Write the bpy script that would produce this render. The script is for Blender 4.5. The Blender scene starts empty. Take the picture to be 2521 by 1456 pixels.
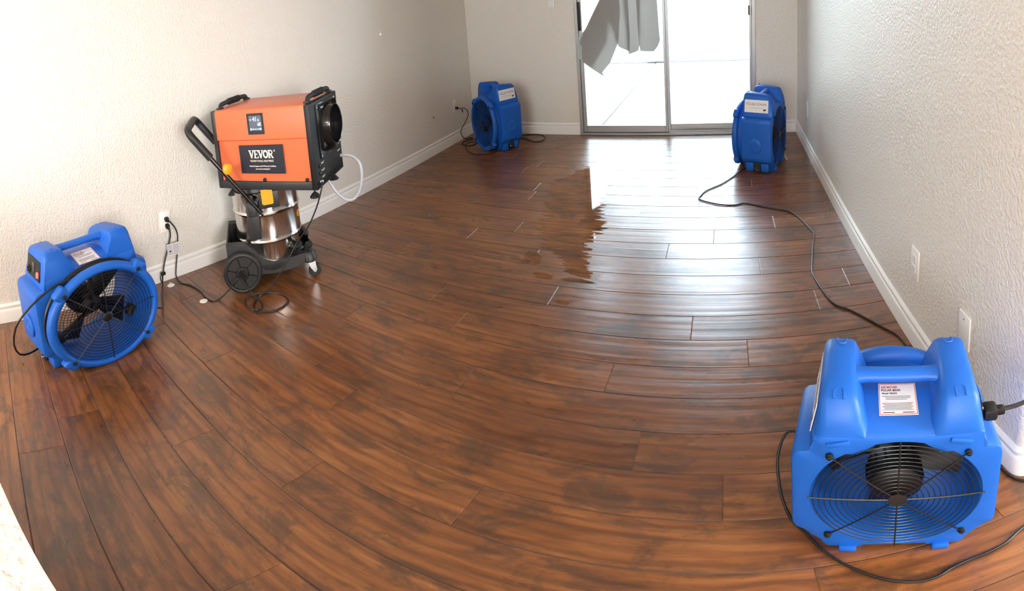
import bpy, bmesh, math, random
from mathutils import Vector, Matrix
R = math.radians
PI = math.pi
S = bpy.context.scene
C = S.collection
random.seed(7)

# ------------------------------------------------------------------ camera, world, light, exposure
W, H = 2521, 1456
FX, FY, CY = 1164.02, 1414.52, 182.2          # pixels per radian across, down; row of the camera's own level
YAW, PITCH, ROLL = 0.4558, -0.131, 0.0868
CAMH = 1.30
cd = bpy.data.cameras.new('camera')
cam = bpy.data.objects.new('camera', cd); C.objects.link(cam)
cd.type = 'PANO'
cd.panorama_type = 'EQUIRECTANGULAR'
cd.longitude_min = -W / 2 / FX; cd.longitude_max = W / 2 / FX
cd.latitude_max = CY / FY; cd.latitude_min = -(H - CY) / FY
cd.clip_start = 0.02
basis = Matrix.Rotation(YAW, 4, 'Z') @ Matrix.Rotation(PITCH, 4, 'X') @ Matrix.Rotation(ROLL, 4, 'Y')
cam.matrix_world = Matrix.Translation((0, 0, CAMH)) @ basis @ Matrix.Rotation(R(90), 4, 'X')
S.camera = cam

wd = bpy.data.worlds.new('sky'); S.world = wd; wd.use_nodes = True
bg = wd.node_tree.nodes['Background']
bg.inputs['Color'].default_value = (0.70, 0.85, 1.0, 1)
bg.inputs['Strength'].default_value = 7.0

def lamp(name, kind, loc, energy, color, size=None, size_y=None, rot=None, target=None, portal=False):
    l = bpy.data.lights.new(name, kind); o = bpy.data.objects.new(name, l); C.objects.link(o)
    o.location = loc; l.energy = energy; l.color = color
    if kind == 'AREA':
        l.shape = 'RECTANGLE'; l.size = size; l.size_y = size_y or size
        if portal: l.cycles.is_portal = True
    if kind == 'SUN': l.angle = R(0.6)
    if kind == 'POINT': l.shadow_soft_size = size
    if target is not None:
        o.rotation_euler = (Vector(target) - Vector(loc)).to_track_quat('-Z', 'Y').to_euler()
    if rot is not None: o.rotation_euler = rot
    return o
XL, XR, YB = -2.961, 0.755, 4.890
CEIL = 2.42
BACKY = -3.2
lamp('sun', 'SUN', (0, 0, 10), 7.0, (1, 0.96, 0.9), target=(1.0, 6.0, 0))
lamp('door_portal', 'AREA', (-0.635, YB + 0.16, 1.02), 1, (1, 1, 1), 1.86, 1.98, target=(-0.635, YB - 1, 1.02), portal=True)
# fill lamps added at the side and rear, and the warm ceiling lamp there
lamp('side_fill_light', 'AREA', (3.94, -0.45, 1.50), 160, (1.0, 0.98, 0.96), 2.2, 1.4, target=(-3, 2.2, 1.0))  # added to brighten the left wall; the side wall has no window
lamp('rear_window_fill', 'AREA', (-0.9, BACKY + 0.04, 1.6), 27, (1.0, 0.92, 0.80), 1.8, 1.0, target=(-1.3, 2, 1.2))  # lamp added inside the rear window to brighten the room
lamp('ceiling_lamp', 'AREA', (-0.3, -2.1, 2.30), 26, (1.0, 0.74, 0.46), 0.5, 0.5, target=(-0.5, -2.1, 0))

S.view_settings.view_transform = 'Standard'
S.view_settings.look = 'None'
S.view_settings.gamma = 1
S.view_settings.use_curve_mapping = False
S.view_settings.exposure = 1.48
S.cycles.use_denoising = True
S.cycles.max_bounces = 12
S.cycles.diffuse_bounces = 6
S.cycles.glossy_bounces = 5
S.cycles.transparent_max_bounces = 12
S.cycles.sample_clamp_indirect = 8.0
S.cycles.caustics_reflective = False
S.cycles.caustics_refractive = False

# ------------------------------------------------------------------ materials
def mat(name, col, rough=0.5, metal=0.0, spec=0.5, **kw):
    m = bpy.data.materials.new(name); m.use_nodes = True
    b = m.node_tree.nodes['Principled BSDF']
    b.inputs['Base Color'].default_value = (*col, 1)
    b.inputs['Roughness'].default_value = rough
    b.inputs['Metallic'].default_value = metal
    b.inputs['Specular IOR Level'].default_value = spec
    for k, v in kw.items(): b.inputs[k.replace('_', ' ')].default_value = v
    return m
def nd(m, t, **kw):
    n = m.node_tree.nodes.new(t)
    for k, v in kw.items():
        if k in n.inputs: n.inputs[k].default_value = v
        else: setattr(n, k, v)
    return n
def lk(m, a, b): m.node_tree.links.new(a, b)
def bsdf(m): return m.node_tree.nodes['Principled BSDF']
def add_noise(m, scale, strength, dist=0.001, rough_var=0.0, col_var=0.0, stretch=(1, 1, 1)):
    """fine surface relief, with a little wear in gloss and colour"""
    b = bsdf(m)
    g = nd(m, 'ShaderNodeTexCoord'); mp = nd(m, 'ShaderNodeMapping'); mp.inputs['Scale'].default_value = stretch
    lk(m, g.outputs['Object'], mp.inputs['Vector'])
    n = nd(m, 'ShaderNodeTexNoise'); n.inputs['Scale'].default_value = scale; n.inputs['Detail'].default_value = 3
    lk(m, mp.outputs[0], n.inputs['Vector'])
    bp = nd(m, 'ShaderNodeBump'); bp.inputs['Strength'].default_value = strength; bp.inputs['Distance'].default_value = dist
    lk(m, n.outputs['Fac'], bp.inputs['Height']); lk(m, bp.outputs[0], b.inputs['Normal'])
    if rough_var or col_var:
        n2 = nd(m, 'ShaderNodeTexNoise'); n2.inputs['Scale'].default_value = 7; n2.inputs['Detail'].default_value = 5
        lk(m, g.outputs['Object'], n2.inputs['Vector'])
        if rough_var:
            r0 = b.inputs['Roughness'].default_value
            mr = nd(m, 'ShaderNodeMapRange'); mr.inputs['To Min'].default_value = r0 - rough_var; mr.inputs['To Max'].default_value = r0 + rough_var
            lk(m, n2.outputs['Fac'], mr.inputs['Value']); lk(m, mr.outputs[0], b.inputs['Roughness'])
        if col_var:
            c0 = b.inputs['Base Color'].default_value[:3]
            mx = nd(m, 'ShaderNodeMix', data_type='RGBA')
            mx.inputs[6].default_value = (*[c * (1 - col_var) for c in c0], 1); mx.inputs[7].default_value = (*[min(1, c * (1 + col_var)) for c in c0], 1)
            lk(m, n2.outputs['Fac'], mx.inputs[0]); lk(m, mx.outputs[2], b.inputs['Base Color'])
    return m

def wood(name, rough, wet):
    m = bpy.data.materials.new(name); m.use_nodes = True; b = bsdf(m)
    geo = nd(m, 'ShaderNodeNewGeometry'); at = nd(m, 'ShaderNodeVertexColor'); at.layer_name = 'plank'
    sep = nd(m, 'ShaderNodeSeparateXYZ'); lk(m, geo.outputs['Position'], sep.inputs[0])
    sc = nd(m, 'ShaderNodeSeparateColor'); lk(m, at.outputs['Color'], sc.inputs[0])
    def mth(op, a, bb):
        n = nd(m, 'ShaderNodeMath', operation=op)
        for i, v in enumerate((a, bb)):
            if isinstance(v, (int, float)): n.inputs[i].default_value = v
            else: lk(m, v, n.inputs[i])
        return n.outputs[0]
    def vec(sx, sy, k):
        c = nd(m, 'ShaderNodeCombineXYZ')
        lk(m, mth('ADD', mth('MULTIPLY', sep.outputs[0], sx), mth('MULTIPLY', sc.outputs[0], 37.0)), c.inputs[0])
        lk(m, mth('ADD', mth('MULTIPLY', sep.outputs[1], sy), mth('MULTIPLY', sc.outputs[1], 23.0)), c.inputs[1])
        lk(m, mth('MULTIPLY', sc.outputs[2], k), c.inputs[2])
        return c.outputs[0]
    def noise(v, scale, detail=4, rough_=0.55, dist=0.0):
        n = nd(m, 'ShaderNodeTexNoise'); lk(m, v, n.inputs['Vector'])
        n.inputs['Scale'].default_value = scale; n.inputs['Detail'].default_value = detail
        n.inputs['Roughness'].default_value = rough_; n.inputs['Distortion'].default_value = dist
        return n.outputs['Fac']
    def ramp(f, pts):
        r = nd(m, 'ShaderNodeValToRGB'); e = r.color_ramp.elements
        e[0].position, e[0].color = pts[0][0], (*pts[0][1], 1); e[1].position, e[1].color = pts[-1][0], (*pts[-1][1], 1)
        for p, c in pts[1:-1]:
            x = e.new(p); x.color = (*c, 1)
        lk(m, f, r.inputs[0]); return r.outputs['Color']
    def mix(f, a, bb, mode='MIX'):
        x = nd(m, 'ShaderNodeMix', data_type='RGBA', blend_type=mode)
        for i, v in ((0, f), (6, a), (7, bb)):
            if isinstance(v, (int, float)): x.inputs[i].default_value = v
            elif isinstance(v, tuple): x.inputs[i].default_value = (*v, 1)
            else: lk(m, v, x.inputs[i])
        return x.outputs[2]
    figure = noise(vec(1.6, 9.0, 11), 1.5, 5, 0.6, 1.3)
    base = ramp(figure, [(0.25, (0.115, 0.042, 0.016)), (0.42, (0.215, 0.079, 0.024)), (0.56, (0.272, 0.105, 0.032)), (0.74, (0.340, 0.148, 0.048))])
    grain = noise(vec(4.0, 80.0, 31), 1.0, 5, 0.66, 0.7)
    base = mix(0.60, base, ramp(grain, [(0.30, (0.52, 0.46, 0.42)), (0.62, (1.08, 1.05, 1.0))]), 'MULTIPLY')
    tone = ramp(sc.outputs[2], [(0.0, (0.80, 0.76, 0.76)), (1.0, (1.14, 1.12, 1.06))])
    base = mix(1.0, base, tone, 'MULTIPLY')
    knots = ramp(noise(vec(3.0, 6.0, 5), 1.5, 10, 0.74, 0.5), [(0.49, (0, 0, 0)), (0.60, (1, 1, 1))])
    base = mix(mth('MULTIPLY', knots, 0.66), base, (0.058, 0.034, 0.020))
    rings = nd(m, 'ShaderNodeTexWave', wave_type='BANDS', bands_direction='Y'); lk(m, vec(0.8, 3.2, 9), rings.inputs['Vector'])
    rings.inputs['Scale'].default_value = 2.4; rings.inputs['Distortion'].default_value = 6; rings.inputs['Detail'].default_value = 4; rings.inputs['Detail Scale'].default_value = 1.3
    base = mix(mth('MULTIPLY', ramp(rings.outputs['Fac'], [(0.0, (1, 1, 1)), (0.55, (0, 0, 0))]), 0.34), base, (0.045, 0.020, 0.010))
    # pale scuffs and dried drips
    p2 = nd(m, 'ShaderNodeMapping'); lk(m, geo.outputs['Position'], p2.inputs['Vector']); p2.inputs['Rotation'].default_value = (0, 0, 0.9); p2.inputs['Scale'].default_value = (3.2, 14, 1)
    scuff = ramp(noise(p2.outputs[0], 1.3, 8, 0.7, 0.4), [(0.66, (0, 0, 0)), (0.80, (1, 1, 1))])
    if not wet: base = mix(mth('MULTIPLY', scuff, 0.28), base, (0.42, 0.34, 0.28))
    base = mix(at.outputs['Alpha'], mix(1.0, base, (0.50, 0.45, 0.42), 'MULTIPLY'), base)   # dark-stained bevels
    lk(m, base, b.inputs['Base Color'])
    # hand-scraped relief: long shallow ridges along the boards
    ridges = noise(vec(0.7, 31.0, 17), 1.0, 1.5, 0.4, 0.2)
    if wet:
        b.inputs['Roughness'].default_value = rough; b.inputs['IOR'].default_value = 1.33
        bp = nd(m, 'ShaderNodeBump'); bp.inputs['Strength'].default_value = 0.05; bp.inputs['Distance'].default_value = 0.0006
        lk(m, ridges, bp.inputs['Height']); lk(m, bp.outputs[0], b.inputs['Normal'])
    else:
        b.inputs['IOR'].default_value = 1.66
        rr = nd(m, 'ShaderNodeMapRange'); rr.inputs['From Min'].default_value = 0.3; rr.inputs['From Max'].default_value = 0.7
        rr.inputs['To Min'].default_value = rough - 0.05; rr.inputs['To Max'].default_value = rough + 0.07
        lk(m, noise(vec(2.0, 8.0, 3), 1.3, 4), rr.inputs['Value']); lk(m, rr.outputs[0], b.inputs['Roughness'])
        bp = nd(m, 'ShaderNodeBump'); bp.inputs['Strength'].default_value = 0.60; bp.inputs['Distance'].default_value = 0.0027
        lk(m, ridges, bp.inputs['Height'])
        bp2 = nd(m, 'ShaderNodeBump'); bp2.inputs['Strength'].default_value = 0.25; bp2.inputs['Distance'].default_value = 0.0006
        lk(m, grain, bp2.inputs['Height']); lk(m, bp.outputs[0], bp2.inputs['Normal']); lk(m, bp2.outputs[0], b.inputs['Normal'])
    return m

def plaster(name, col, scale=78):
    m = mat(name, col, 0.29, spec=0.5); b = bsdf(m)
    g = nd(m, 'ShaderNodeNewGeometry')
    n = nd(m, 'ShaderNodeTexNoise'); n.inputs['Scale'].default_value = scale; n.inputs['Detail'].default_value = 2.5; n.inputs['Distortion'].default_value = 0.15
    lk(m, g.outputs['Position'], n.inputs['Vector'])
    r = nd(m, 'ShaderNodeValToRGB'); r.color_ramp.elements[0].position = 0.40; r.color_ramp.elements[1].position = 0.62
    lk(m, n.outputs['Fac'], r.inputs[0])
    bp = nd(m, 'ShaderNodeBump'); bp.inputs['Strength'].default_value = 0.50; bp.inputs['Distance'].default_value = 0.0028
    lk(m, r.outputs[0], bp.inputs['Height']); lk(m, bp.outputs[0], b.inputs['Normal'])
    return m

M = {}
M['wood'] = wood('floorboards', 0.31, False)
M['wet'] = wood('wet_floorboards', 0.035, True)
M['wall'] = plaster('painted_plaster', (0.765, 0.740, 0.690))
M['ceil'] = plaster('ceiling_plaster', (0.80, 0.78, 0.74))
M['trim'] = add_noise(mat('trim_paint', (0.86, 0.86, 0.84), 0.30), 30, 0.05)
M['alu'] = add_noise(mat('brushed_aluminium', (0.42, 0.42, 0.42), 0.42, 0.75), 60, 0.06, stretch=(1, 1, 0.05))
M['concrete'] = add_noise(mat('patio_concrete', (0.150, 0.147, 0.140), 0.85), 12, 0.3, 0.004, col_var=0.12)
M['sky_blocker'] = add_noise(mat('pale_sky_blocker', (0.43, 0.42, 0.40), 0.9), 14, 0.3, 0.004, col_var=0.1)
M['blue'] = add_noise(mat('blue_moulded_plastic', (0.009, 0.115, 0.530), 0.44, spec=0.36), 320, 0.10, 0.0006, 0.07, 0.05)
M['black'] = add_noise(mat('black_plastic', (0.008, 0.008, 0.009), 0.5, spec=0.35), 250, 0.08, 0.0005)
M['gloss_black'] = add_noise(mat('glossy_black_plastic', (0.010, 0.010, 0.011), 0.16), 60, 0.02)
M['wire'] = add_noise(mat('black_coated_wire', (0.010, 0.010, 0.011), 0.30), 100, 0.03)
M['rubber'] = add_noise(mat('rubber', (0.014, 0.014, 0.015), 0.55), 180, 0.08)
M['cordmat'] = add_noise(mat('cord_rubber', (0.012, 0.012, 0.013), 0.38), 120, 0.05)
M['orange'] = add_noise(mat('orange_powder_coat', (0.69, 0.145, 0.052), 0.36), 420, 0.06, 0.0004)
M['steel'] = add_noise(mat('polished_steel', (0.66, 0.63, 0.60), 0.13, 1.0), 5, 0.05, 0.002)
M['chrome'] = add_noise(mat('chrome', (0.58, 0.58, 0.59), 0.22, 1.0), 30, 0.02)
M['tray'] = add_noise(mat('charcoal_plastic', (0.022, 0.023, 0.025), 0.46), 300, 0.12, 0.0005)
M['yellow'] = add_noise(mat('yellow_plastic', (0.80, 0.36, 0.012), 0.38), 200, 0.05)
M['white'] = add_noise(mat('white_plastic', (0.86, 0.86, 0.84), 0.32), 100, 0.03)
M['paper'] = add_noise(mat('label_paper', (0.78, 0.78, 0.80), 0.38), 300, 0.03)
M['ink'] = add_noise(mat('ink', (0.016, 0.016, 0.020), 0.5), 300, 0.02)
M['greyink'] = add_noise(mat('grey_ink', (0.22, 0.23, 0.26), 0.5), 300, 0.02)
M['redink'] = add_noise(mat('red_ink', (0.55, 0.03, 0.03), 0.5), 300, 0.02)
M['cream'] = add_noise(mat('cream_print', (0.80, 0.74, 0.66), 0.5), 300, 0.02)
M['plate'] = add_noise(mat('navy_nameplate', (0.016, 0.018, 0.028), 0.38), 300, 0.04)
M['fabric'] = add_noise(mat('grey_blind_fabric', (0.46, 0.47, 0.47), 0.85), 400, 0.25, 0.0006, col_var=0.06)
M['hose'] = add_noise(mat('clear_hose', (0.72, 0.74, 0.84), 0.20, Transmission_Weight=0.35), 90, 0.03)
M['glow'] = mat('pilot_light', (0.6, 0.02, 0.02), 0.3); bsdf(M['glow']).inputs['Emission Color'].default_value = (1, 0.05, 0.04, 1); bsdf(M['glow']).inputs['Emission Strength'].default_value = 2.0
M['lcd'] = mat('lcd_screen', (0.05, 0.06, 0.08), 0.4); bsdf(M['lcd']).inputs['Emission Color'].default_value = (0.22, 0.27, 0.36, 1); bsdf(M['lcd']).inputs['Emission Strength'].default_value = 0.14
M['lcdink'] = mat('lcd_digits', (0.6, 0.7, 0.9), 0.4); bsdf(M['lcdink']).inputs['Emission Color'].default_value = (0.62, 0.74, 1.0, 1); bsdf(M['lcdink']).inputs['Emission Strength'].default_value = 0.28
def let_light_through(m, f, col):
    t = nd(m, 'ShaderNodeBsdfTranslucent'); t.inputs['Color'].default_value = (*col, 1); x = nd(m, 'ShaderNodeMixShader'); x.inputs[0].default_value = f
    o = m.node_tree.nodes['Material Output']; lk(m, bsdf(m).outputs[0], x.inputs[1]); lk(m, t.outputs[0], x.inputs[2]); lk(m, x.outputs[0], o.inputs['Surface'])
let_light_through(M['fabric'], 0.42, (0.66, 0.64, 0.61))
def glassmat():
    m = bpy.data.materials.new('window_glass'); m.use_nodes = True; t = m.node_tree; t.nodes.remove(bsdf(m))
    tr = nd(m, 'ShaderNodeBsdfTransparent'); gl = nd(m, 'ShaderNodeBsdfGlossy'); gl.inputs['Roughness'].default_value = 0.02
    tr.inputs['Color'].default_value = (0.95, 0.97, 0.96, 1)
    f = nd(m, 'ShaderNodeFresnel'); f.inputs['IOR'].default_value = 1.45
    mx = nd(m, 'ShaderNodeMixShader'); lk(m, f.outputs[0], mx.inputs[0]); lk(m, tr.outputs[0], mx.inputs[1]); lk(m, gl.outputs[0], mx.inputs[2])
    lk(m, mx.outputs[0], t.nodes['Material Output'].inputs['Surface']); return m
M['glass'] = glassmat()

# ------------------------------------------------------------------ mesh helpers
def new(): return bmesh.new()
def faces_of(verts):
    return {f for v in verts for f in v.link_faces}
def setmi(verts, mi):
    if mi:
        for f in faces_of(verts): f.material_index = mi
def box(bm, c, s, bev=0.0, seg=2, mi=0, mtx=None):
    r = bmesh.ops.create_cube(bm, size=1.0); vs = r['verts']
    for v in vs: v.co = Vector((v.co.x * s[0], v.co.y * s[1], v.co.z * s[2]))
    if bev > 0:
        es = list({e for v in vs for e in v.link_edges})
        r = bmesh.ops.bevel(bm, geom=vs + es, offset=bev, segments=seg, profile=0.5, affect='EDGES')
        vs = list({v for f in r['faces'] for v in f.verts} | {v for v in vs if v.is_valid})
    for v in vs: v.co += Vector(c)
    if mtx is not None: bmesh.ops.transform(bm, matrix=mtx, verts=vs)
    setmi(vs, mi); return vs
def loops(bm, rings, close=True, cap0=False, cap1=False, mi=0):
    """skin a list of equal-length point rings"""
    V = [[bm.verts.new(p) for p in ring] for ring in rings]; n = len(V[0]); fs = []
    for a, b in zip(V[:-1], V[1:]):
        for i in range(n if close else n - 1):
            j = (i + 1) % n
            fs.append(bm.faces.new((a[i], a[j], b[j], b[i])))
    if cap0: fs.append(bm.faces.new(V[0][::-1]))
    if cap1: fs.append(bm.faces.new(V[-1]))
    for f in fs: f.material_index = mi
    return [v for ring in V for v in ring]
def lathe(bm, prof, n=48, axis='Z', c=(0, 0, 0), cap0=True, cap1=True, mi=0, mtx=None):
    rings = []
    for r, h in prof:
        ring = []
        for i in range(n):
            a = 2 * PI * i / n; x, y = r * math.cos(a), r * math.sin(a)
            p = (x, y, h) if axis == 'Z' else ((x, h, y) if axis == 'Y' else (h, x, y))
            ring.append(Vector(p) + Vector(c))
        rings.append(ring)
    vs = loops(bm, rings, True, cap0, cap1, mi)
    if mtx is not None: bmesh.ops.transform(bm, matrix=mtx, verts=vs)
    return vs
def smooth_path(pts, sub=6, closed=False):
    P = [Vector(p) for p in pts]; out = []; n = len(P)
    for i in range(n if closed else n - 1):
        p0 = P[(i - 1) % n] if closed or i > 0 else P[0]; p1 = P[i]; p2 = P[(i + 1) % n]
        p3 = P[(i + 2) % n] if closed or i + 2 < n else P[-1]
        for k in range(sub):
            t = k / sub
            out.append(0.5 * ((2 * p1) + (p2 - p0) * t + (2 * p0 - 5 * p1 + 4 * p2 - p3) * t * t + (3 * p1 - p0 - 3 * p2 + p3) * t ** 3))
    if not closed: out.append(P[-1])
    return out
def tube(bm, pts, r, n=8, closed=False, mi=0):
    P = [Vector(p) for p in pts]; m = len(P); rs = r if isinstance(r, (list, tuple)) else [r] * m
    T = []
    for i in range(m):
        a = P[(i - 1) % m] if (closed or i > 0) else P[0]; b = P[(i + 1) % m] if (closed or i < m - 1) else P[-1]
        d = b - a; T.append(d.normalized() if d.length > 1e-9 else Vector((0, 0, 1)))
    u = T[0].orthogonal().normalized(); rings = []
    for i in range(m):
        u = (u - T[i] * u.dot(T[i])); u = u.normalized() if u.length > 1e-6 else T[i].orthogonal().normalized()
        w = T[i].cross(u)
        rings.append([P[i] + (u * math.cos(2 * PI * k / n) + w * math.sin(2 * PI * k / n)) * rs[i] for k in range(n)])
    if closed:
        # line the last ring up with the first
        V = [[bm.verts.new(p) for p in ring] for ring in rings]
        best = min(range(n), key=lambda s: (rings[0][s] - rings[-1][0]).length)
        for i in range(m):
            A = V[i]; B = V[(i + 1) % m]; s = best if i == m - 1 else 0
            for k in range(n):
                f = bm.faces.new((A[k], A[(k + 1) % n], B[(k + 1 + s) % n], B[(k + s) % n])); f.material_index = mi
        return [v for ring in V for v in ring]
    return loops(bm, rings, True, True, True, mi)
def circle_pts(r, n, c=(0, 0, 0), axis='Y'):
    out = []
    for i in range(n):
        a = 2 * PI * i / n; x, y = r * math.cos(a), r * math.sin(a)
        out.append(Vector(c) + Vector((x, 0, y) if axis == 'Y' else ((x, y, 0) if axis == 'Z' else (0, x, y))))
    return out
def prism(bm, poly, d0, d1, axis='Y', bev=0.0, seg=2, mi=0, mtx=None):
    """polygon in the plane across an axis, pulled from d0 to d1 along it"""
    def P(a, b, d): return (a, d, b) if axis == 'Y' else ((a, b, d) if axis == 'Z' else (d, a, b))
    v0 = [bm.verts.new(P(a, b, d0)) for a, b in poly]; v1 = [bm.verts.new(P(a, b, d1)) for a, b in poly]; n = len(poly)
    fs = [bm.faces.new(v0[::-1]), bm.faces.new(v1)]
    for i in range(n):
        j = (i + 1) % n; fs.append(bm.faces.new((v0[i], v0[j], v1[j], v1[i])))
    vs = v0 + v1
    if bev:
        es = [e for e in {e for v in vs for e in v.link_edges} if len(e.link_faces) == 2 and e.calc_face_angle(0) > R(25)]
        r = bmesh.ops.bevel(bm, geom=es, offset=bev, segments=seg, profile=0.5, affect='EDGES')
        vs = list({v for v in vs if v.is_valid} | set(r['verts']))
    if mtx is not None: bmesh.ops.transform(bm, matrix=mtx, verts=vs)
    setmi(vs, mi); return vs
def finish(name, bm, mats, parent=None, sharp=35, loc=None, recalc=True):
    if recalc: bmesh.ops.recalc_face_normals(bm, faces=bm.faces)
    lim = R(sharp)
    for f in bm.faces: f.smooth = True
    for e in bm.edges:
        if len(e.link_faces) != 2 or e.calc_face_angle(0) > lim: e.smooth = False
    me = bpy.data.meshes.new(name); bm.to_mesh(me); bm.free()
    for m in (mats if isinstance(mats, (list, tuple)) else [mats]): me.materials.append(m)
    o = bpy.data.objects.new(name, me); C.objects.link(o)
    if parent is not None: o.parent = parent
    if loc is not None: o.location = loc
    return o
def text_into(bm, s, size, mtx, mi=0, sx=1.0, thick=0.0, spacing=1.0, depth=0.0003, align='CENTER', shear=0.0):
    cu = bpy.data.curves.new('lettering', 'FONT'); cu.body = s; cu.size = size; cu.align_x = align; cu.align_y = 'CENTER'
    cu.offset = thick; cu.space_character = spacing; cu.extrude = depth; cu.shear = shear; cu.resolution_u = 3
    o = bpy.data.objects.new('lettering', cu); C.objects.link(o)
    dg = bpy.context.evaluated_depsgraph_get(); dg.update()
    me = bpy.data.meshes.new_from_object(o.evaluated_get(dg))
    mp = {v.index: bm.verts.new(mtx @ Vector((v.co.x * sx, v.co.y, v.co.z))) for v in me.vertices}
    for p in me.polygons:
        try:
            f = bm.faces.new([mp[i] for i in p.vertices]); f.material_index = mi
        except ValueError: pass
    bpy.data.objects.remove(o); bpy.data.curves.remove(cu); bpy.data.meshes.remove(me)
def frame(origin, right, up):
    """matrix that lays local x along right and local y along up; z comes out of the face"""
    r = Vector(right).normalized(); u = Vector(up).normalized(); n = r.cross(u)
    return Matrix(((r.x, u.x, n.x, origin[0]), (r.y, u.y, n.y, origin[1]), (r.z, u.z, n.z, origin[2]), (0, 0, 0, 1)))

def thing(name, label, cat, loc=(0, 0, 0), rotz=0.0, group=None, scale=None):
    o = bpy.data.objects.new(name, None); C.objects.link(o); o.empty_display_size = 0.1
    o.location = loc; o.rotation_euler = (0, 0, rotz); o['label'] = label; o['category'] = cat
    if group: o['group'] = group
    if scale: o.scale = scale
    return o
def tag(o, label, cat, group=None):
    o['label'] = label; o['category'] = cat
    if group: o['group'] = group
    return o
def struct(o): o['kind'] = 'structure'; return o
def dup(root, loc, rotz, label, scale=None):
    r = root.copy(); C.objects.link(r); r.location = loc; r.rotation_euler = (0, 0, rotz); r['label'] = label
    if scale: r.scale = scale
    for ch in list(root.children):
        c = ch.copy(); C.objects.link(c); c.parent = r
        for g in list(ch.children):
            d = g.copy(); C.objects.link(d); d.parent = c
    return r

# ------------------------------------------------------------------ the room
PW, PY0, PL = 0.17238, 1.996, 1.30
JOINT = {-7: -.61, -6: .30, -5: -.09, -4: -.36, -3: .17, -2: -.69, -1: -.88, 0: -.17, 1: .07, 2: -.46, 3: -.99, 4: -.29, 5: -1.33, 6: -.67, 7: -1.14, 8: -1.54, 9: -2.2, 10: -1.91, 11: -1.73}
PLANKS = {}
def build_floor():
    bm = new(); cl = bm.loops.layers.float_color.new('plank')
    x0, x1, y0, y1 = XL - 0.06, 4.05, BACKY - 0.06, YB + 0.05
    k0 = math.floor((PY0 - y1) / PW); k1 = math.ceil((PY0 - y0) / PW)
    g, d = 0.0026, 0.0016
    for k in range(k0, k1):
        ya = min(y1, PY0 - k * PW); yb = max(y0, PY0 - (k + 1) * PW)
        a = JOINT.get(k, random.uniform(0, PL))
        xs = sorted({x for x in (a + i * PL for i in range(-8, 9)) if x0 < x < x1} | {x0, x1})
        for xa, xb in zip(xs[:-1], xs[1:]):
            col = (random.random(), random.random(), random.random(), 1); PLANKS.setdefault(k, []).append((xa, xb, col))
            top = [bm.verts.new(p) for p in ((xa + g, yb + g, 0), (xb - g, yb + g, 0), (xb - g, ya - g, 0), (xa + g, ya - g, 0))]
            low = [bm.verts.new(p) for p in ((xa, yb, -d), (xb, yb, -d), (xb, ya, -d), (xa, ya, -d))]
            fs = [bm.faces.new(top)] + [bm.faces.new((low[i], low[(i + 1) % 4], top[(i + 1) % 4], top[i])) for i in range(4)]
            for i, f in enumerate(fs):
                for l in f.loops: l[cl] = col if i == 0 else (*col[:3], 0.0 if i in (1, 3) else 0.8)     # the long edges are stained, the butt ends hardly
    lo = [bm.verts.new(p) for p in ((x0, y0, -0.02), (x1, y0, -0.02), (x1, y1, -0.02), (x0, y1, -0.02))]
    bm.faces.new(lo)
    o = finish('floor', bm, M['wood'], sharp=10, recalc=False)
    for p in o.data.polygons: p.use_smooth = False
    struct(o); return o
floor = build_floor()

# door opening in the far wall
DX0, DX1, DZ = -1.600, 0.315, 2.03
T = 0.14
def wallbox(name, lo, hi, m='wall'):
    bm = new(); box(bm, [(a + b) / 2 for a, b in zip(lo, hi)], [b - a for a, b in zip(lo, hi)])
    return struct(finish(name, bm, M[m]))
bm = new()
for lo, hi in (((XL - T, YB, 0), (DX0, YB + T, CEIL)), ((DX1, YB, 0), (XR + T, YB + T, CEIL)), ((DX0, YB, DZ), (DX1, YB + T, CEIL))):
    box(bm, [(a + b) / 2 for a, b in zip(lo, hi)], [b - a for a, b in zip(lo, hi)])
struct(finish('wall_back', bm, M['wall']))
wallbox('wall_left', (XL - T, BACKY - T, 0), (XL, YB + T, CEIL))
# right wall ends in a rounded corner beside the near blower
RY0 = 0.905
bm = new(); cr = 0.022
poly = [(XR, YB), (XR, RY0 + cr)] + [(XR + cr - cr * math.cos(a), RY0 + cr - cr * math.sin(a)) for a in [R(15 * i) for i in range(1, 6)]] + [(XR + cr, RY0), (4.0, RY0), (4.0, RY0 + T), (XR + T, RY0 + T), (XR + T, YB)]
prism(bm, poly, 0, CEIL, 'Z')
struct(finish('wall_right', bm, M['wall'], sharp=25))
bm = new()     # wall behind the photographer, with a window
WX0, WX1, WZ0, WZ1 = -1.85, 0.05, 1.05, 2.15
for lo, hi in (((XL, BACKY - T, 0), (WX0, BACKY, CEIL)), ((WX1, BACKY - T, 0), (4.0, BACKY, CEIL)), ((WX0, BACKY - T, 0), (WX1, BACKY, WZ0)), ((WX0, BACKY - T, WZ1), (WX1, BACKY, CEIL))):
    box(bm, [(a + b) / 2 for a, b in zip(lo, hi)], [b - a for a, b in zip(lo, hi)])
struct(finish('wall_front', bm, M['wall']))
wallbox('wall_side', (4.0, BACKY - T, 0), (4.0 + T, RY0 + T, CEIL))
wallbox('ceiling', (XL - T, BACKY - T, CEIL), (4.0 + T, YB + T, CEIL + 0.12), 'ceil')
# half wall the photographer leans over, its cap in the lower left corner
bm = new()
prism(bm, [(-1.70, -0.291), (-1.67, -0.440), (-0.17, -0.136), (-0.20, 0.0127)], 0, 0.90, 'Z', 0.006, 2)
struct(finish('wall_half', bm, M['wall'], sharp=60))

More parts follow.
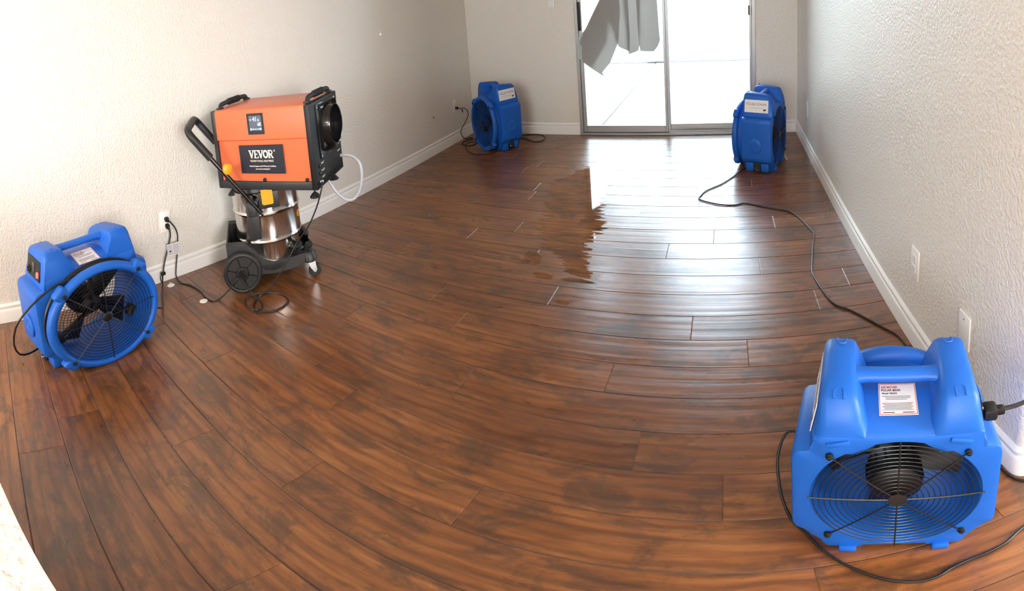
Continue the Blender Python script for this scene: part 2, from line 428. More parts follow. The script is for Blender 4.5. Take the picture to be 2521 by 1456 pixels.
def baseboard(name, path, out):
    """moulded skirting swept along a wall line; out = side the room is on (+1 left of travel)"""
    prof = [(0, 0), (0.015, 0), (0.015, 0.068), (0.0135, 0.074), (0.009, 0.079), (0.009, 0.086), (0.0115, 0.091), (0.0115, 0.097), (0.006, 0.106), (0.003, 0.110), (0, 0.110)]
    bm = new(); P = [Vector((*p, 0)) for p in path]; rings = []
    for i, p in enumerate(P):
        d1 = (P[i] - P[i - 1]).normalized() if i > 0 else (P[1] - P[0]).normalized()
        d2 = (P[i + 1] - P[i]).normalized() if i < len(P) - 1 else d1
        n1 = Vector((-d1.y, d1.x, 0)) * out; n2 = Vector((-d2.y, d2.x, 0)) * out
        n = (n1 + n2).normalized(); n = n / max(0.3, n.dot(n1))
        rings.append([p + n * a + Vector((0, 0, z + 0.0005)) for a, z in prof])
    loops(bm, rings, False, False, False)
    for ring in (rings[0], rings[-1]): bm.faces.new([bm.verts.new(p) for p in ring])
    return struct(finish(name, bm, M['trim'], sharp=30))
baseboard('baseboard_left', [(XL, BACKY), (XL, YB)], -1)
baseboard('baseboard_back', [(XL + 0.016, YB), (DX0 - 0.002, YB)], -1)
baseboard('baseboard_far', [(DX1 + 0.002, YB), (XR - 0.016, YB)], -1)
arc = [(XR + cr - cr * math.cos(R(a)), RY0 + cr - cr * math.sin(R(a))) for a in range(0, 91, 15)]
baseboard('baseboard_right', [(XR, YB - 0.001)] + arc + [(3.99, RY0)], -1)

# sliding glass door
def build_door():
    bm = new(); f = 0.036
    def b(x0, x1, z0, z1, y0, y1, bev=0.003): box(bm, ((x0 + x1) / 2, (y0 + y1) / 2, (z0 + z1) / 2), (x1 - x0, y1 - y0, z1 - z0), bev, 1)
    b(DX0, DX0 + f, 0, DZ, YB - 0.012, YB + 0.12); b(DX1 - f, DX1, 0, DZ, YB - 0.012, YB + 0.12)
    b(DX0, DX1, DZ - f, DZ, YB - 0.012, YB + 0.12)
    b(DX0, DX1, 0.001, 0.020, YB - 0.022, YB + 0.13); b(DX0 + f, DX1 - f, 0.018, 0.034, YB + 0.030, YB + 0.036); b(DX0 + f, DX1 - f, 0.018, 0.034, YB + 0.075, YB + 0.081)
    root = struct(finish('door_1', bm, M['alu']))
    def panel(x0, x1, y, stl, str_, nm):
        bm = new()
        def q(a, c, z0, z1): box(bm, ((a + c) / 2, y, (z0 + z1) / 2), (c - a, 0.03, z1 - z0), 0.003, 1)
        q(x0, x0 + stl, 0.022, DZ - f); q(x1 - str_, x1, 0.022, DZ - f); q(x0 + stl, x1 - str_, 0.022, 0.082); q(x0 + stl, x1 - str_, DZ - f - 0.06, DZ - f)
        p = finish(nm, bm, M['alu'], root)
        bm = new(); box(bm, ((x0 + stl + x1 - str_) / 2, y, (0.082 + DZ - f - 0.06) / 2), (x1 - x0 - stl - str_, 0.005, DZ - f - 0.142)); finish('pane', bm, M['glass'], p)
        return p
    p1 = panel(DX0 + f, -0.622, YB + 0.025, 0.040, 0.026, 'sliding_panel')
    p2 = panel(-0.638, DX1 - f, YB + 0.078, 0.040, 0.022, 'fixed_panel')
    bm = new()
    box(bm, (-1.546, YB - 0.002, 1.085), (0.024, 0.012, 0.26), 0.004); box(bm, (-1.546, YB - 0.026, 1.085), (0.012, 0.012, 0.20), 0.005, 3)
    box(bm, (-1.546, YB - 0.014, 1.175), (0.010, 0.022, 0.014), 0.003); box(bm, (-1.546, YB - 0.014, 0.995), (0.010, 0.022, 0.014), 0.003)
    finish('door_handle', bm, M['black'], p1)
    bm = new(); box(bm, (DX1 - 0.062, YB + 0.052, 1.075), (0.014, 0.022, 0.085), 0.004); finish('latch', bm, M['black'], p2)
build_door()
# patio outside
bm = new()
for i in range(6):
    for j in range(7):
        box(bm, (-7.5 + 2.4 * i, YB + T + 1.05 + 2.0 * j, -0.09), (2.385, 1.985, 0.10), 0.008, 1)
struct(finish('ground_patio', bm, M['concrete']))
bm = new(); box(bm, (-1.5, YB + 30, -0.19), (90, 62, 0.08)); struct(finish('ground_yard', bm, M['concrete']))
bm = new()
for i in range(9):
    box(bm, (-12.0 + 3.0 * i, YB + 5.2, 0.9), (2.99, 0.16, 1.8), 0.006, 1); box(bm, (-13.5 + 3.0 * i, YB + 5.2, 0.95), (0.40, 0.30, 1.9), 0.01, 1)
struct(finish('wall_sky_blocker', bm, M['sky_blocker']))  # unseen wall, added to cut low sky out of the floor reflection
# window behind the photographer
bm = new()
for lo, hi in (((WX0, WZ0), (WX1, WZ0 + 0.05)), ((WX0, WZ1 - 0.05), (WX1, WZ1)), ((WX0, WZ0), (WX0 + 0.05, WZ1)), ((WX1 - 0.05, WZ0), (WX1, WZ1)), (((WX0 + WX1) / 2 - 0.02, WZ0), ((WX0 + WX1) / 2 + 0.02, WZ1))):
    box(bm, ((lo[0] + hi[0]) / 2, BACKY - 0.05, (lo[1] + hi[1]) / 2), (hi[0] - lo[0], 0.05, hi[1] - lo[1]))
w1 = struct(finish('window_1', bm, M['trim']))
bm = new(); box(bm, ((WX0 + WX1) / 2, BACKY - 0.05, (WZ0 + WZ1) / 2), (WX1 - WX0 - 0.1, 0.005, WZ1 - WZ0 - 0.1)); finish('pane', bm, M['glass'], w1)

# ------------------------------------------------------------------ wall plates and small wall marks
def wall_plate(name, label, face_x, y, z, out, kind, group=None, axis='X', cat='outlet', size=(0.076, 0.120)):
    rot = {('X', 1): 0, ('X', -1): PI, ('Y', -1): -PI / 2}[(axis, out)]
    root = thing(name, label, cat, (face_x, y, z) if axis == 'X' else (face_x, y, z), rot, group)
    bm = new(); box(bm, (0.0035, 0, 0), (0.007, size[0], size[1]), 0.0030, 2)
    finish('cover_plate', bm, M['white'], root)
    for s in ((-1, 1) if kind != 'duplex' else (0,)):
        bm = new(); lathe(bm, [(0.0032, 0.0066), (0.0034, 0.0078), (0.0015, 0.0086)], 12, 'X', (0, 0, 0.042 * s)); finish('screw', bm, M['chrome'], root)
    if kind == 'duplex':
        for s in (-1, 1):
            bm = new(); box(bm, (0.0075, 0, 0.0195 * s), (0.003, 0.030, 0.027), 0.001, 2)
            rcp = finish('receptacle', bm, M['white'], root)
            bm = new()
            for yy, hh in ((-0.006, 0.009), (0.006, 0.007)): box(bm, (0.0091, yy, 0.0195 * s + 0.003), (0.0006, 0.0016, hh))
            lathe(bm, [(0.0022, 0.0088), (0.0022, 0.0094)], 10, 'X', (0, 0, 0.0195 * s - 0.007))
            finish('slots', bm, M['ink'], rcp)
    if kind == 'switch':
        bm = new(); box(bm, (0.008, 0, 0), (0.004, 0.010, 0.024), 0.001); box(bm, (0.013, 0, 0.004), (0.012, 0.007, 0.008), 0.002); finish('toggle', bm, M['white'], root)
    return root
wall_plate('wall_outlet', 'white outlet on the left wall between the blower and dehumidifier, two black plugs in it', XL, 1.063, 0.350, 1, 'duplex', 'wall outlets')
wall_plate('wall_outlet', 'white outlet low on the left wall in the far corner, one black plug in it', XL, 4.485, 0.350, 1, 'duplex', 'wall outlets')
wall_plate('wall_outlet', 'white duplex outlet with empty slots on the right wall', XR, 1.678, 0.342, -1, 'duplex', 'wall outlets')
wall_plate('blank_cover_plate', 'blank white cover plate on the right wall above the near blower', XR, 1.252, 0.318, -1, 'blank', cat='wall plate')
wall_plate('wall_outlet', 'small pale outlet on the right wall beside the far blower', XR, 4.25, 0.345, -1, 'duplex', 'wall outlets')
wall_plate('light_switch', 'white light switch on the back wall left of the glass door', -1.855, YB, 1.245, -1, 'switch', axis='Y', cat='light switch')
bm = new(); lathe(bm, [(0.010, 0.0), (0.011, 0.006), (0.006, 0.012), (0.005, 0.02)], 16, 'X'); box(bm, (0.012, 0, 0.014), (0.006, 0.012, 0.022), 0.003)
tag(finish('wall_hook', bm, M['white'], loc=(XL, 3.33, 1.150)), 'small white hook high on the left wall', 'hook')
bm = new(); lathe(bm, [(0.004, 0.0), (0.004, 0.010), (0.006, 0.011), (0.006, 0.013)], 12, 'X')
tag(finish('wall_nail', bm, M['black'], loc=(XL, 4.05, 0.335)), 'short dark nail low on the left wall before the corner outlet', 'nail')

# ------------------------------------------------------------------ blower fan
root_sticker = [None]
def build_fan(name, label, loc, rotz, group, scale=None):
    root = thing(name, label, 'blower fan', loc, rotz, group, scale)
    ZC, RO = 0.219, 0.188; Y0, Y1 = -0.13, 0.11
    half = [(0.0, 0.010), (0.070, 0.010), (0.078, 0.001), (0.150, 0.001), (0.160, 0.012), (0.168, 0.030), (0.205, 0.072), (0.224, 0.082), (0.231, 0.100), (0.234, 0.345), (0.230, 0.360), (0.222, 0.368), (0.193, 0.376), (0.190, 0.388), (0.188, 0.418), (0.174, 0.428), (0.0, 0.430)]
    poly = half + [(-x, z) for x, z in half[-2:0:-1]]
    def hit(a):
        dx, dz = math.cos(a), math.sin(a); best = None
        for (ax, az), (bx, bz) in zip(poly, poly[1:] + poly[:1]):
            ex, ez = bx - ax, bz - az; den = dx * ez - dz * ex
            if abs(den) < 1e-9: continue
            t = ((ax) * ez - (az - ZC) * ex) / den; u = ((ax) * dz - (az - ZC) * dx) / den
            if t > 0 and -1e-6 <= u <= 1 + 1e-6 and (best is None or t > best): best = t
        return best
    N = 144
    corner = [math.atan2(z - ZC, x) for x, z in poly]
    angs = sorted(set([round(2 * PI * i / N - PI, 5) for i in range(N)] + [round(a, 5) for a in corner]))
    angs = [a for i, a in enumerate(angs) if i == 0 or a - angs[i - 1] > 0.004]
    out = [hit(a) for a in angs]
    def ring(rf, y): return [Vector((rf(i) * math.cos(a), y, ZC + rf(i) * math.sin(a))) for i, a in enumerate(angs)]
    O = lambda s: (lambda i: max(out[i] - s, RO + 0.006))
    K = lambda r: (lambda i: r)
    bm = new()
    rings = [ring(K(RO - 0.004), Y0 + 0.03), ring(K(RO - 0.001), Y0 + 0.008), ring(K(RO + 0.004), Y0), ring(lambda i: max(out[i] - 0.014, RO + 0.005), Y0), ring(O(0.004), Y0 + 0.004), ring(O(0.0), Y0 + 0.014),
             ring(O(0.0), Y1 - 0.014), ring(O(0.004), Y1 - 0.004), ring(O(0.014), Y1),
             ring(K(0.201), Y1 + 0.001), ring(K(0.200), Y1 + 0.040), ring(K(0.212), Y1 + 0.043), ring(K(0.220), Y1 + 0.048), ring(K(0.224), Y1 + 0.058), ring(K(0.223), Y1 + 0.074), ring(K(0.216), Y1 + 0.083), ring(K(0.205), Y1 + 0.087), ring(K(0.196), Y1 + 0.084), ring(K(0.189), Y1 + 0.074), ring(K(0.186), Y1 + 0.05), ring(K(0.185), 0.0)]
    loops(bm, rings + [rings[0]], True)
    bmesh.ops.remove_doubles(bm, verts=bm.verts, dist=1e-6)
    # carrying towers either side of the trough
    for s in (-1, 1):
        def prof(top, inn, sq=0.0):
            h = top - 0.40
            return [(0.052 + inn, 0.402), (0.068 + inn, 0.402 + h * 0.28), (0.083 + inn, 0.402 + h * 0.70), (0.094 + inn, top - 0.006), (0.106 + inn, top), (0.160 - sq, top), (0.171 - sq, top - 0.005), (0.1765 - sq, top - 0.016), (0.1865 - 0.5 * sq, 0.5 * (top + 0.369)), (0.196 - sq, 0.385), (0.196 - sq, 0.370), (0.09, 0.370)]
        R_ = []
        for y, top, inn, sq in ((-0.128, 0.440, 0.0, 0.004), (-0.120, 0.466, 0.0, 0.003), (-0.100, 0.503, 0.0, 0.001), (-0.086, 0.512, 0.0, 0.0), (-0.03, 0.519, 0.004, 0.0), (0.04, 0.526, 0.008, 0.0), (0.086, 0.528, 0.008, 0.0), (0.100, 0.520, 0.006, 0.002), (0.108, 0.500, 0.0, 0.004)):
            R_.append([Vector((s * x, y, z)) for x, z in prof(top, inn, sq)])
        loops(bm, R_, True, True, True)
        for y, q, z in ((-0.084, -1, 0.5125), (0.084, 1, 0.5280)):      # U-shaped stacking marks
            ux = s * 0.134; tube(bm, smooth_path([(ux - 0.011, y + q * 0.014, z - 0.006), (ux - 0.011, y, z), (ux - 0.007, y - q * 0.012, z), (ux + 0.007, y - q * 0.012, z), (ux + 0.011, y, z), (ux + 0.011, y + q * 0.014, z - 0.006)], 4), 0.0022, 6)
    # the trough between them rises to a ridge under the handle
    R_ = []
    for y, z in ((-0.126, 0.424), (-0.118, 0.4315), (-0.02, 0.452), (0.012, 0.454), (0.030, 0.452), (0.098, 0.432), (0.106, 0.424)):
        R_.append([Vector((x, y, zz)) for x, zz in ((-0.10, 0.41), (-0.10, z), (-0.05, z + 0.0012), (0, z + 0.0016), (0.05, z + 0.0012), (0.10, z), (0.10, 0.41))])
    loops(bm, R_, True, True, True)
    # handle bar
    hb = []
    for x in (-0.108, -0.098, -0.084, -0.070, -0.03, 0.03, 0.070, 0.084, 0.098, 0.108):
        k = max(0, (abs(x) - 0.066) / 0.046); ry, rz = 0.021 + 0.010 * k ** 1.6, 0.0155 + 0.007 * k ** 1.6
        hb.append([Vector((x, 0.000 + ry * math.cos(2 * PI * i / 16), 0.495 - 0.006 * k ** 2 + rz * math.sin(2 * PI * i / 16))) for i in range(16)])
    loops(bm, hb, True, True, True)
    # lugs round the outlet ring
    for q in range(4):
        a = R(45 + 90 * q); mt = Matrix.Translation((0, 0, ZC)) @ Matrix.Rotation(-a, 4, 'Y')
        box(bm, (0.217, Y1 + 0.064, 0), (0.052, 0.044, 0.058), 0.011, 3, mtx=mt)
    # corner pads on the inlet face
    for s in (-1, 1):
        box(bm, (s * 0.133, Y0 - 0.001, 0.404), (0.052, 0.012, 0.014), 0.004, 2, mtx=Matrix.Translation((s * 0.133, 0, 0.404)) @ Matrix.Rotation(R(14 * s), 4, 'Y') @ Matrix.Translation((-s * 0.133, 0, -0.404)))
        box(bm, (s * 0.104, Y0 - 0.003, 0.010), (0.040, 0.022, 0.019), 0.005, 2)
    # round bosses on the sides
    for s in (-1, 1):
        vs = lathe(bm, [(0.050, 0.222), (0.050, 0.238), (0.046, 0.241), (0.030, 0.241), (0.028, 0.239), (0.012, 0.239), (0.010, 0.242)], 32, 'X', (0, 0, 0))
        bmesh.ops.transform(bm, matrix=Matrix.Translation((0, -0.005, 0.190)) @ Matrix.Scale(s, 4, Vector((1, 0, 0))), verts=vs)
        # black block, its colour standing in for the shaded slot between the feet
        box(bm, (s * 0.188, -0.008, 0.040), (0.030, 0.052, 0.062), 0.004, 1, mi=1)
        for y in (-0.066, 0.056): box(bm, (s * 0.172, y, 0.036), (0.046, 0.066, 0.066), 0.010, 2)
    hs = finish('housing', bm, [M['blue'], M['ink']], root, sharp=42)
    for s in (-1, 1):
        bm = new(); tube(bm, smooth_path([(s * 0.205, -0.03, 0.012), (s * 0.212, -0.02, 0.018), (s * 0.212, 0.006, 0.032), (s * 0.206, 0.016, 0.034)], 4), 0.0018, 6); finish('bail_wire', bm, M['chrome'], root)
    # wire guards
    def guard(y, nm):
        bm = new()
        for i in range(13):
            r = 0.032 + 0.0127 * i; tube(bm, circle_pts(r, 56, (0, y, ZC)), 0.00125, 5, True)
        for q in range(8):
            a = R(45 * q); r1 = 0.213 if q % 2 else 0.196; dy = 0.0022 if y > 0 else -0.0022
            ca, sa = math.cos(a), math.sin(a)
            tube(bm, [(0.02 * ca, y + dy, ZC + 0.02 * sa), (r1 * ca, y + dy, ZC + r1 * sa)], 0.0019, 6)
        vs = lathe(bm, [(0.021, -0.004), (0.021, 0.003), (0.017, 0.005)], 28, 'Y', (0, 0, 0)); 
        bmesh.ops.transform(bm, matrix=Matrix.Translation((0, y, ZC)), verts=vs)
        g = finish(nm, bm, M['wire'], root)
        for q in range(4):
            a = R(45 + 90 * q); bm = new(); sg = 1 if y > 0 else -1; rr = 0.211
            vs = lathe(bm, [(0.0085, -0.004), (0.0085, 0.002), (0.006, 0.003), (0.0055, 0.007), (0.003, 0.008)], 16, 'Y')
            bmesh.ops.transform(bm, matrix=Matrix.Translation((rr * math.cos(a), y + sg * 0.003, ZC + rr * math.sin(a))) @ Matrix.Scale(sg, 4, Vector((0, 1, 0))), verts=vs)
            finish('bolt', bm, M['black'], g)
    guard(Y0 - 0.004, 'inlet_guard'); guard(Y1 + 0.085, 'outlet_guard')
    # motor and its carrier
    bm = new()
    lathe(bm, [(0.02, -0.100), (0.048, -0.098), (0.060, -0.089), (0.064, -0.075), (0.064, -0.015), (0.058, -0.003), (0.03, 0.001)], 32, 'Y', (0, 0, ZC))
    for q in range(16):
        a = 2 * PI * q / 16; box(bm, (0, 0, 0), (0.006, 0.05, 0.004), 0, mtx=Matrix.Translation((0.065 * math.cos(a), -0.045, ZC + 0.065 * math.sin(a))) @ Matrix.Rotation(-a, 4, 'Y'))
    for q in range(3):
        a = R(-30 + 120 * q); box(bm, (0.105, 0.070, 0), (0.160, 0.026, 0.012), 0.003, 1, mtx=Matrix.Translation((0, 0, ZC)) @ Matrix.Rotation(-a, 4, 'Y'))
        box(bm, (0.172, 0.070, 0), (0.026, 0.044, 0.046), 0.006, 1, mtx=Matrix.Translation((0, 0, ZC)) @ Matrix.Rotation(-a, 4, 'Y'))
    finish('motor', bm, M['black'], root)
    bm = new(); lathe(bm, [(0.038, 0.000), (0.044, 0.004), (0.044, 0.046), (0.034, 0.056), (0.012, 0.060), (0.010, 0.082)], 28, 'Y'); hub = finish('hub', bm, M['black'], root, loc=(0, 0, ZC)); ZH = 0.0
    for q in range(4):
        a0 = R(-4 + 90 * q); bm = new(); up, dn = [], []
        rr = []
        for j in range(9):
            r = 0.036 + 0.140 * j / 8; ch = 0.060 + 0.062 * (j / 8) ** 0.8; pitch = R(52 - 22 * j / 8); row = []
            for i in range(9):
                u = i / 8 - 0.5; t = u * ch; a = a0 + (t * math.cos(pitch)) / max(r, 0.06) * 0.94; y = 0.022 + t * math.sin(pitch) - 0.010 * (1 - 4 * u * u)
                row.append((r * math.cos(a), y, r * math.sin(a)))
            rr.append(row)
        A = [[bm.verts.new(p) for p in row] for row in rr]; B = [[bm.verts.new((p[0], p[1] + 0.0035, p[2])) for p in row] for row in rr]
        for j in range(8):
            for i in range(8):
                bm.faces.new((A[j][i], A[j][i + 1], A[j + 1][i + 1], A[j + 1][i])); bm.faces.new((B[j][i], B[j + 1][i], B[j + 1][i + 1], B[j][i + 1]))
        for j in range(8):
            for i in (0, 8): bm.faces.new((A[j][i], A[j + 1][i], B[j + 1][i], B[j][i]))
        for i in range(8):
            for j in (0, 8): bm.faces.new((A[j][i], B[j][i], B[j][i + 1], A[j][i + 1]))
        finish('blade', bm, M['black'], hub)
    # name label on one side: white plate, thin wide lettering, small bear mark
    bm = new(); LM = frame((-0.1870, -0.002, 0.444), (0, -1, 0), (math.sin(R(10.2)), 0, math.cos(R(10.2))))
    box(bm, (0, 0, 0.0006), (0.190, 0.082, 0.0022), 0.0006, 1, mtx=LM)
    mt = LM @ Matrix.Translation((0, 0.012, 0.0018))
    text_into(bm, 'POLAR POWER', 0.0235, mt, 1, sx=1.0, thick=-0.0002, spacing=1.04)
    for cx, cz, w_, h_ in ((0, 0, 0.019, 0.009), (0.010, 0.003, 0.008, 0.006), (-0.006, -0.006, 0.004, 0.006), (0.004, -0.006, 0.004, 0.006)):
        box(bm, (0.066 + cx, -0.033 + cz, 0.0002), (w_, h_, 0.0008), 0.0003, 1, mi=1, mtx=mt)
    box(bm, (0.066, -0.0455, 0.0002), (0.018, 0.0022, 0.0006), mi=2, mtx=mt); box(bm, (0.0, -0.024, 0.0002), (0.10, 0.0015, 0.0006), mi=2, mtx=mt)
    lb = finish('name_label', bm, [M['paper'], M['ink'], M['greyink']], root); lb['label'] = 'white label with thin black lettering'
    # rating stickers in the trough, one each side of the handle
    def sticker(y, z, tilt, flip, nm, root=root):
        bm = new(); box(bm, (0, 0.006, 0), (0.088, 0.090, 0.001), 0.0004, 1)
        e = 0.0010
        for a, b_, c, d in ((0, 0.0485, 0.084, 0.0012), (0, -0.0365, 0.084, 0.0012), (0.0418, 0.006, 0.0012, 0.086), (-0.0418, 0.006, 0.0012, 0.086)): box(bm, (a, b_, e * 0.5), (c, d, 0.0008), mi=3)
        text_into(bm, 'AIR MOVER', 0.0075, Matrix.Translation((-0.038, 0.039, e * 0.7)), 3, align='LEFT', thick=0.0001)
        text_into(bm, 'POLAR BEAR', 0.0080, Matrix.Translation((-0.038, 0.0305, e * 0.7)), 1, align='LEFT', thick=0.0001)
        text_into(bm, 'Model: PB2500', 0.0058, Matrix.Translation((-0.036, 0.0215, e * 0.7)), 1, align='LEFT', thick=0.0001)
        for k in range(3): box(bm, (-0.003 + 0.004 * (k % 2), 0.0135 - 0.0042 * k, e * 0.6), (0.066 - 0.008 * k, 0.0016, 0.0006), mi=2)
        for k in range(7): box(bm, (-0.001, -0.006 - 0.0031 * k, e * 0.6), (0.072 - 0.006 * (k % 3), 0.0013, 0.0006), mi=2)
        for k in range(2): box(bm, (-0.022 + 0.044 * k, -0.0315, e * 0.6), (0.026, 0.0018, 0.0006), mi=1)
        o = finish(nm, bm, [M['paper'], M['ink'], M['greyink'], M['redink']], root)
        o.location = (0, y, z); o.rotation_euler = (tilt, 0, PI if flip else 0); return o
    st = sticker(-0.040, 0.4500, R(11.6), False, 'rating_sticker'); st['label'] = 'white rating sticker with a red border'
    root_sticker[0] = sticker
    # control panel on the other side
    bm = new(); CM = Matrix.Translation((0.1875, 0.004, 0.443)) @ Matrix.Rotation(R(-10.2), 4, 'Y') @ Matrix.Translation((-0.1930, 0, -0.443))
    box(bm, (0.1930, -0.006, 0.443), (0.0055, 0.150, 0.084), 0.0012, 2, mtx=CM)
    cp = finish('control_panel', bm, M['black'], root); cp['label'] = 'black control panel'
    bm = new(); lathe(bm, [(0.017, 0.195), (0.017, 0.200), (0.013, 0.201), (0.012, 0.197)], 24, 'X', (0, -0.056, 0.424), mtx=CM); finish('power_inlet', bm, M['gloss_black'], cp)
    bm = new(); box(bm, (0.1965, -0.003, 0.448), (0.003, 0.030, 0.040), 0.001, mtx=CM); finish('socket_cover', bm, M['gloss_black'], cp)
    bm = new(); box(bm, (0.1965, 0.046, 0.426), (0.006, 0.018, 0.024), 0.002, mtx=CM); finish('rocker_switch', bm, M['glow'], cp)['label'] = 'red lit rocker switch'
    return root
G = 'blue blower fans drying the floor'
fan = build_fan('blower_fan', 'blue blower fan nearest on the right with its inlet guard facing forward', (0.383, 0.929, 0), R(-16.5), G)
fan_left = dup(fan, (-2.475, 0.385, 0), R(-77), 'blue blower fan by the left wall with black cord wound round it', (1.37, 1.25, 1.065))
for ch in fan_left.children:
    if ch.name.startswith('hub'): ch.rotation_euler = (0, R(-37), 0)
for ch in list(fan_left.children):     # this one carries its sticker on the outlet side
    if ch.name.startswith('rating_sticker'): bpy.data.objects.remove(ch)
root_sticker[0](0.064, 0.4450, R(16.3), True, 'rating_sticker', fan_left)
fan_corner = dup(fan, (-2.378, 4.434, 0), R(150.8), 'blue blower fan in the far left corner beside a plugged-in outlet', (1.06, 1.06, 1.10))
fan_far = dup(fan, (0.325, 4.015, 0), R(68), 'blue blower fan between the glass door and right wall', (1.10, 1.08, 1.06))

# ------------------------------------------------------------------ wet vacuum with the dehumidifier on top
VC = (-2.530, 1.595); VYAW = R(57.9)
def build_vacuum():
    root = thing('wet_dry_vacuum', 'stainless steel drum vacuum on a black wheeled base under the dehumidifier', 'vacuum cleaner', (*VC, 0), VYAW)
    zt = 0.520
    bm = new()
    prof = [(0.10, 0.110), (0.188, 0.112), (0.2040, 0.118), (0.2060, 0.235), (0.2090, 0.240), (0.2135, 0.247), (0.2090, 0.254), (0.2070, 0.260), (0.2085, 0.385), (0.2110, 0.390), (0.2155, 0.397), (0.2110, 0.404), (0.2090, 0.410), (0.2100, 0.500), (0.2140, 0.506), (0.2140, 0.514), (0.2080, 0.518), (0.10, 0.519)]
    lathe(bm, prof, 96, 'Z'); finish('drum', bm, M['steel'], root, sharp=50)
    bm = new(); lathe(bm, [(0.19, 0.512), (0.205, 0.516), (0.200, 0.536), (0.18, 0.5425), (0.05, 0.5425)], 64, 'Z'); finish('lid', bm, M['tray'], root)
    # base tray: cradle, rear bin, side skirts, caster arms
    bm = new()
    def oval(rx, ry, z, n=64, e=3.2): return [Vector((math.copysign(abs(math.cos(2 * PI * i / n)) ** (2 / e), math.cos(2 * PI * i / n)) * rx, math.copysign(abs(math.sin(2 * PI * i / n)) ** (2 / e), math.sin(2 * PI * i / n)) * ry, z)) for i in range(n)]
    loops(bm, [oval(0.17, 0.17, 0.072), oval(0.205, 0.205, 0.076), oval(0.213, 0.213, 0.088), oval(0.216, 0.216, 0.126), oval(0.211, 0.211, 0.131), oval(0.206, 0.206, 0.128), oval(0.15, 0.15, 0.108)], True, True, True)
    side = [(-0.270, 0.130), (-0.262, 0.112), (-0.20, 0.100), (-0.10, 0.078), (0.00, 0.070), (0.10, 0.078), (0.17, 0.096), (0.215, 0.108), (0.238, 0.112), (0.244, 0.122), (0.240, 0.136), (0.220, 0.150), (0.17, 0.152), (0.07, 0.138), (0.00, 0.140), (-0.045, 0.158), (-0.085, 0.190), (-0.120, 0.232), (-0.150, 0.254), (-0.270, 0.262)]
    for s in (-1, 1):
        prism(bm, side, min(s * 0.155, s * 0.213), max(s * 0.155, s * 0.213), 'Y', 0.008, 2)
        # rounded shoulder over each caster
        vs = lathe(bm, [(0.010, 0.096), (0.040, 0.097), (0.044, 0.104), (0.040, 0.136), (0.026, 0.152), (0.008, 0.155)], 28, 'Z', (0.222, s * 0.185, 0))
    A1 = [R(-8 + 92 * i / 14) for i in range(15)]     # raised apron round the front of the drum
    loops(bm, [[Vector((r * math.cos(a), r * math.sin(a), z + (0.0 if z < 0.12 else 0.020 * math.sin(PI * i / 14)))) for i, a in enumerate(A1)] for r, z in ((0.219, 0.09), (0.246, 0.09), (0.243, 0.178), (0.238, 0.184), (0.228, 0.184), (0.221, 0.178), (0.219, 0.09))], False)
    for a, b_ in (((-0.272, -0.262), (-0.205, 0.205)), ((-0.150, -0.142), (-0.205, 0.205))):
        box(bm, ((a[0] + a[1]) / 2, 0, 0.190), (a[1] - a[0], b_[1] - b_[0], 0.150), 0.003, 1)
    box(bm, (-0.207, 0, 0.119), (0.13, 0.40, 0.010), 0.002, 1)
    finish('base_tray', bm, M['tray'], root)
    for s in (-1, 1):
        bm = new(); mt = Matrix.Translation((-0.190, s * 0.238, 0.115)) @ Matrix.Scale(s, 4, Vector((0, 1, 0)))
        vs = lathe(bm, [(0.03, -0.024), (0.098, -0.024), (0.110, -0.018), (0.115, -0.006), (0.115, 0.008), (0.110, 0.018), (0.101, 0.022), (0.095, 0.020), (0.090, 0.012), (0.040, 0.012), (0.036, 0.020), (0.030, 0.026), (0.016, 0.027)], 56, 'Y'); bmesh.ops.transform(bm, matrix=mt, verts=vs)
        wh = finish('wheel', bm, M['rubber'], root)
        bm = new()
        for q in range(6):
            a = 2 * PI * q / 6 + 0.3; box(bm, (0.064, 0.0145, 0), (0.050, 0.006, 0.006), 0.0015, 1, mtx=mt @ Matrix.Rotation(a, 4, 'Y'))
        lathe_v = lathe(bm, [(0.026, 0.026), (0.024, 0.031), (0.008, 0.032)], 24, 'Y'); bmesh.ops.transform(bm, matrix=mt, verts=lathe_v)
        finish('hubcap', bm, M['gloss_black'], wh)
        bm = new(); cx, cy = 0.232, s * 0.190
        vs = lathe(bm, [(0.012, -0.012), (0.033, -0.012), (0.038, -0.006), (0.038, 0.006), (0.033, 0.012), (0.012, 0.012)], 32, 'Y'); bmesh.ops.transform(bm, matrix=Matrix.Translation((cx + 0.014, cy, 0.0385)), verts=vs)
        ca = finish('caster', bm, M['rubber'], root)
        bm = new()
        for q in (-1, 1): prism(bm, [(cx - 0.024, 0.096), (cx + 0.020, 0.096), (cx + 0.026, 0.044), (cx + 0.020, 0.030), (cx + 0.008, 0.030), (cx - 0.012, 0.060)], cy + q * 0.0145 - 0.0012, cy + q * 0.0145 + 0.0012, 'Y')
        box(bm, (cx - 0.002, cy, 0.096), (0.046, 0.034, 0.005), 0.002, 1); lathe(bm, [(0.008, 0.096), (0.008, 0.125)], 16, 'Z', (cx - 0.004, cy, 0))
        tube(bm, [(cx + 0.014, cy - 0.018, 0.0385), (cx + 0.014, cy + 0.018, 0.0385)], 0.005, 10)
        finish('fork', bm, M['chrome'], ca)
    # push handle: two black tubes and a fat U grip, leaning back over the rear bin
    A0 = Vector((-0.088, 0.222, 0.485)); dirv = Vector((-0.440, 0.0, 0.545)).normalized()
    def P(s, t, y=None): return Vector((A0.x, s * (A0.y if y is None else y), A0.z)) + dirv * t
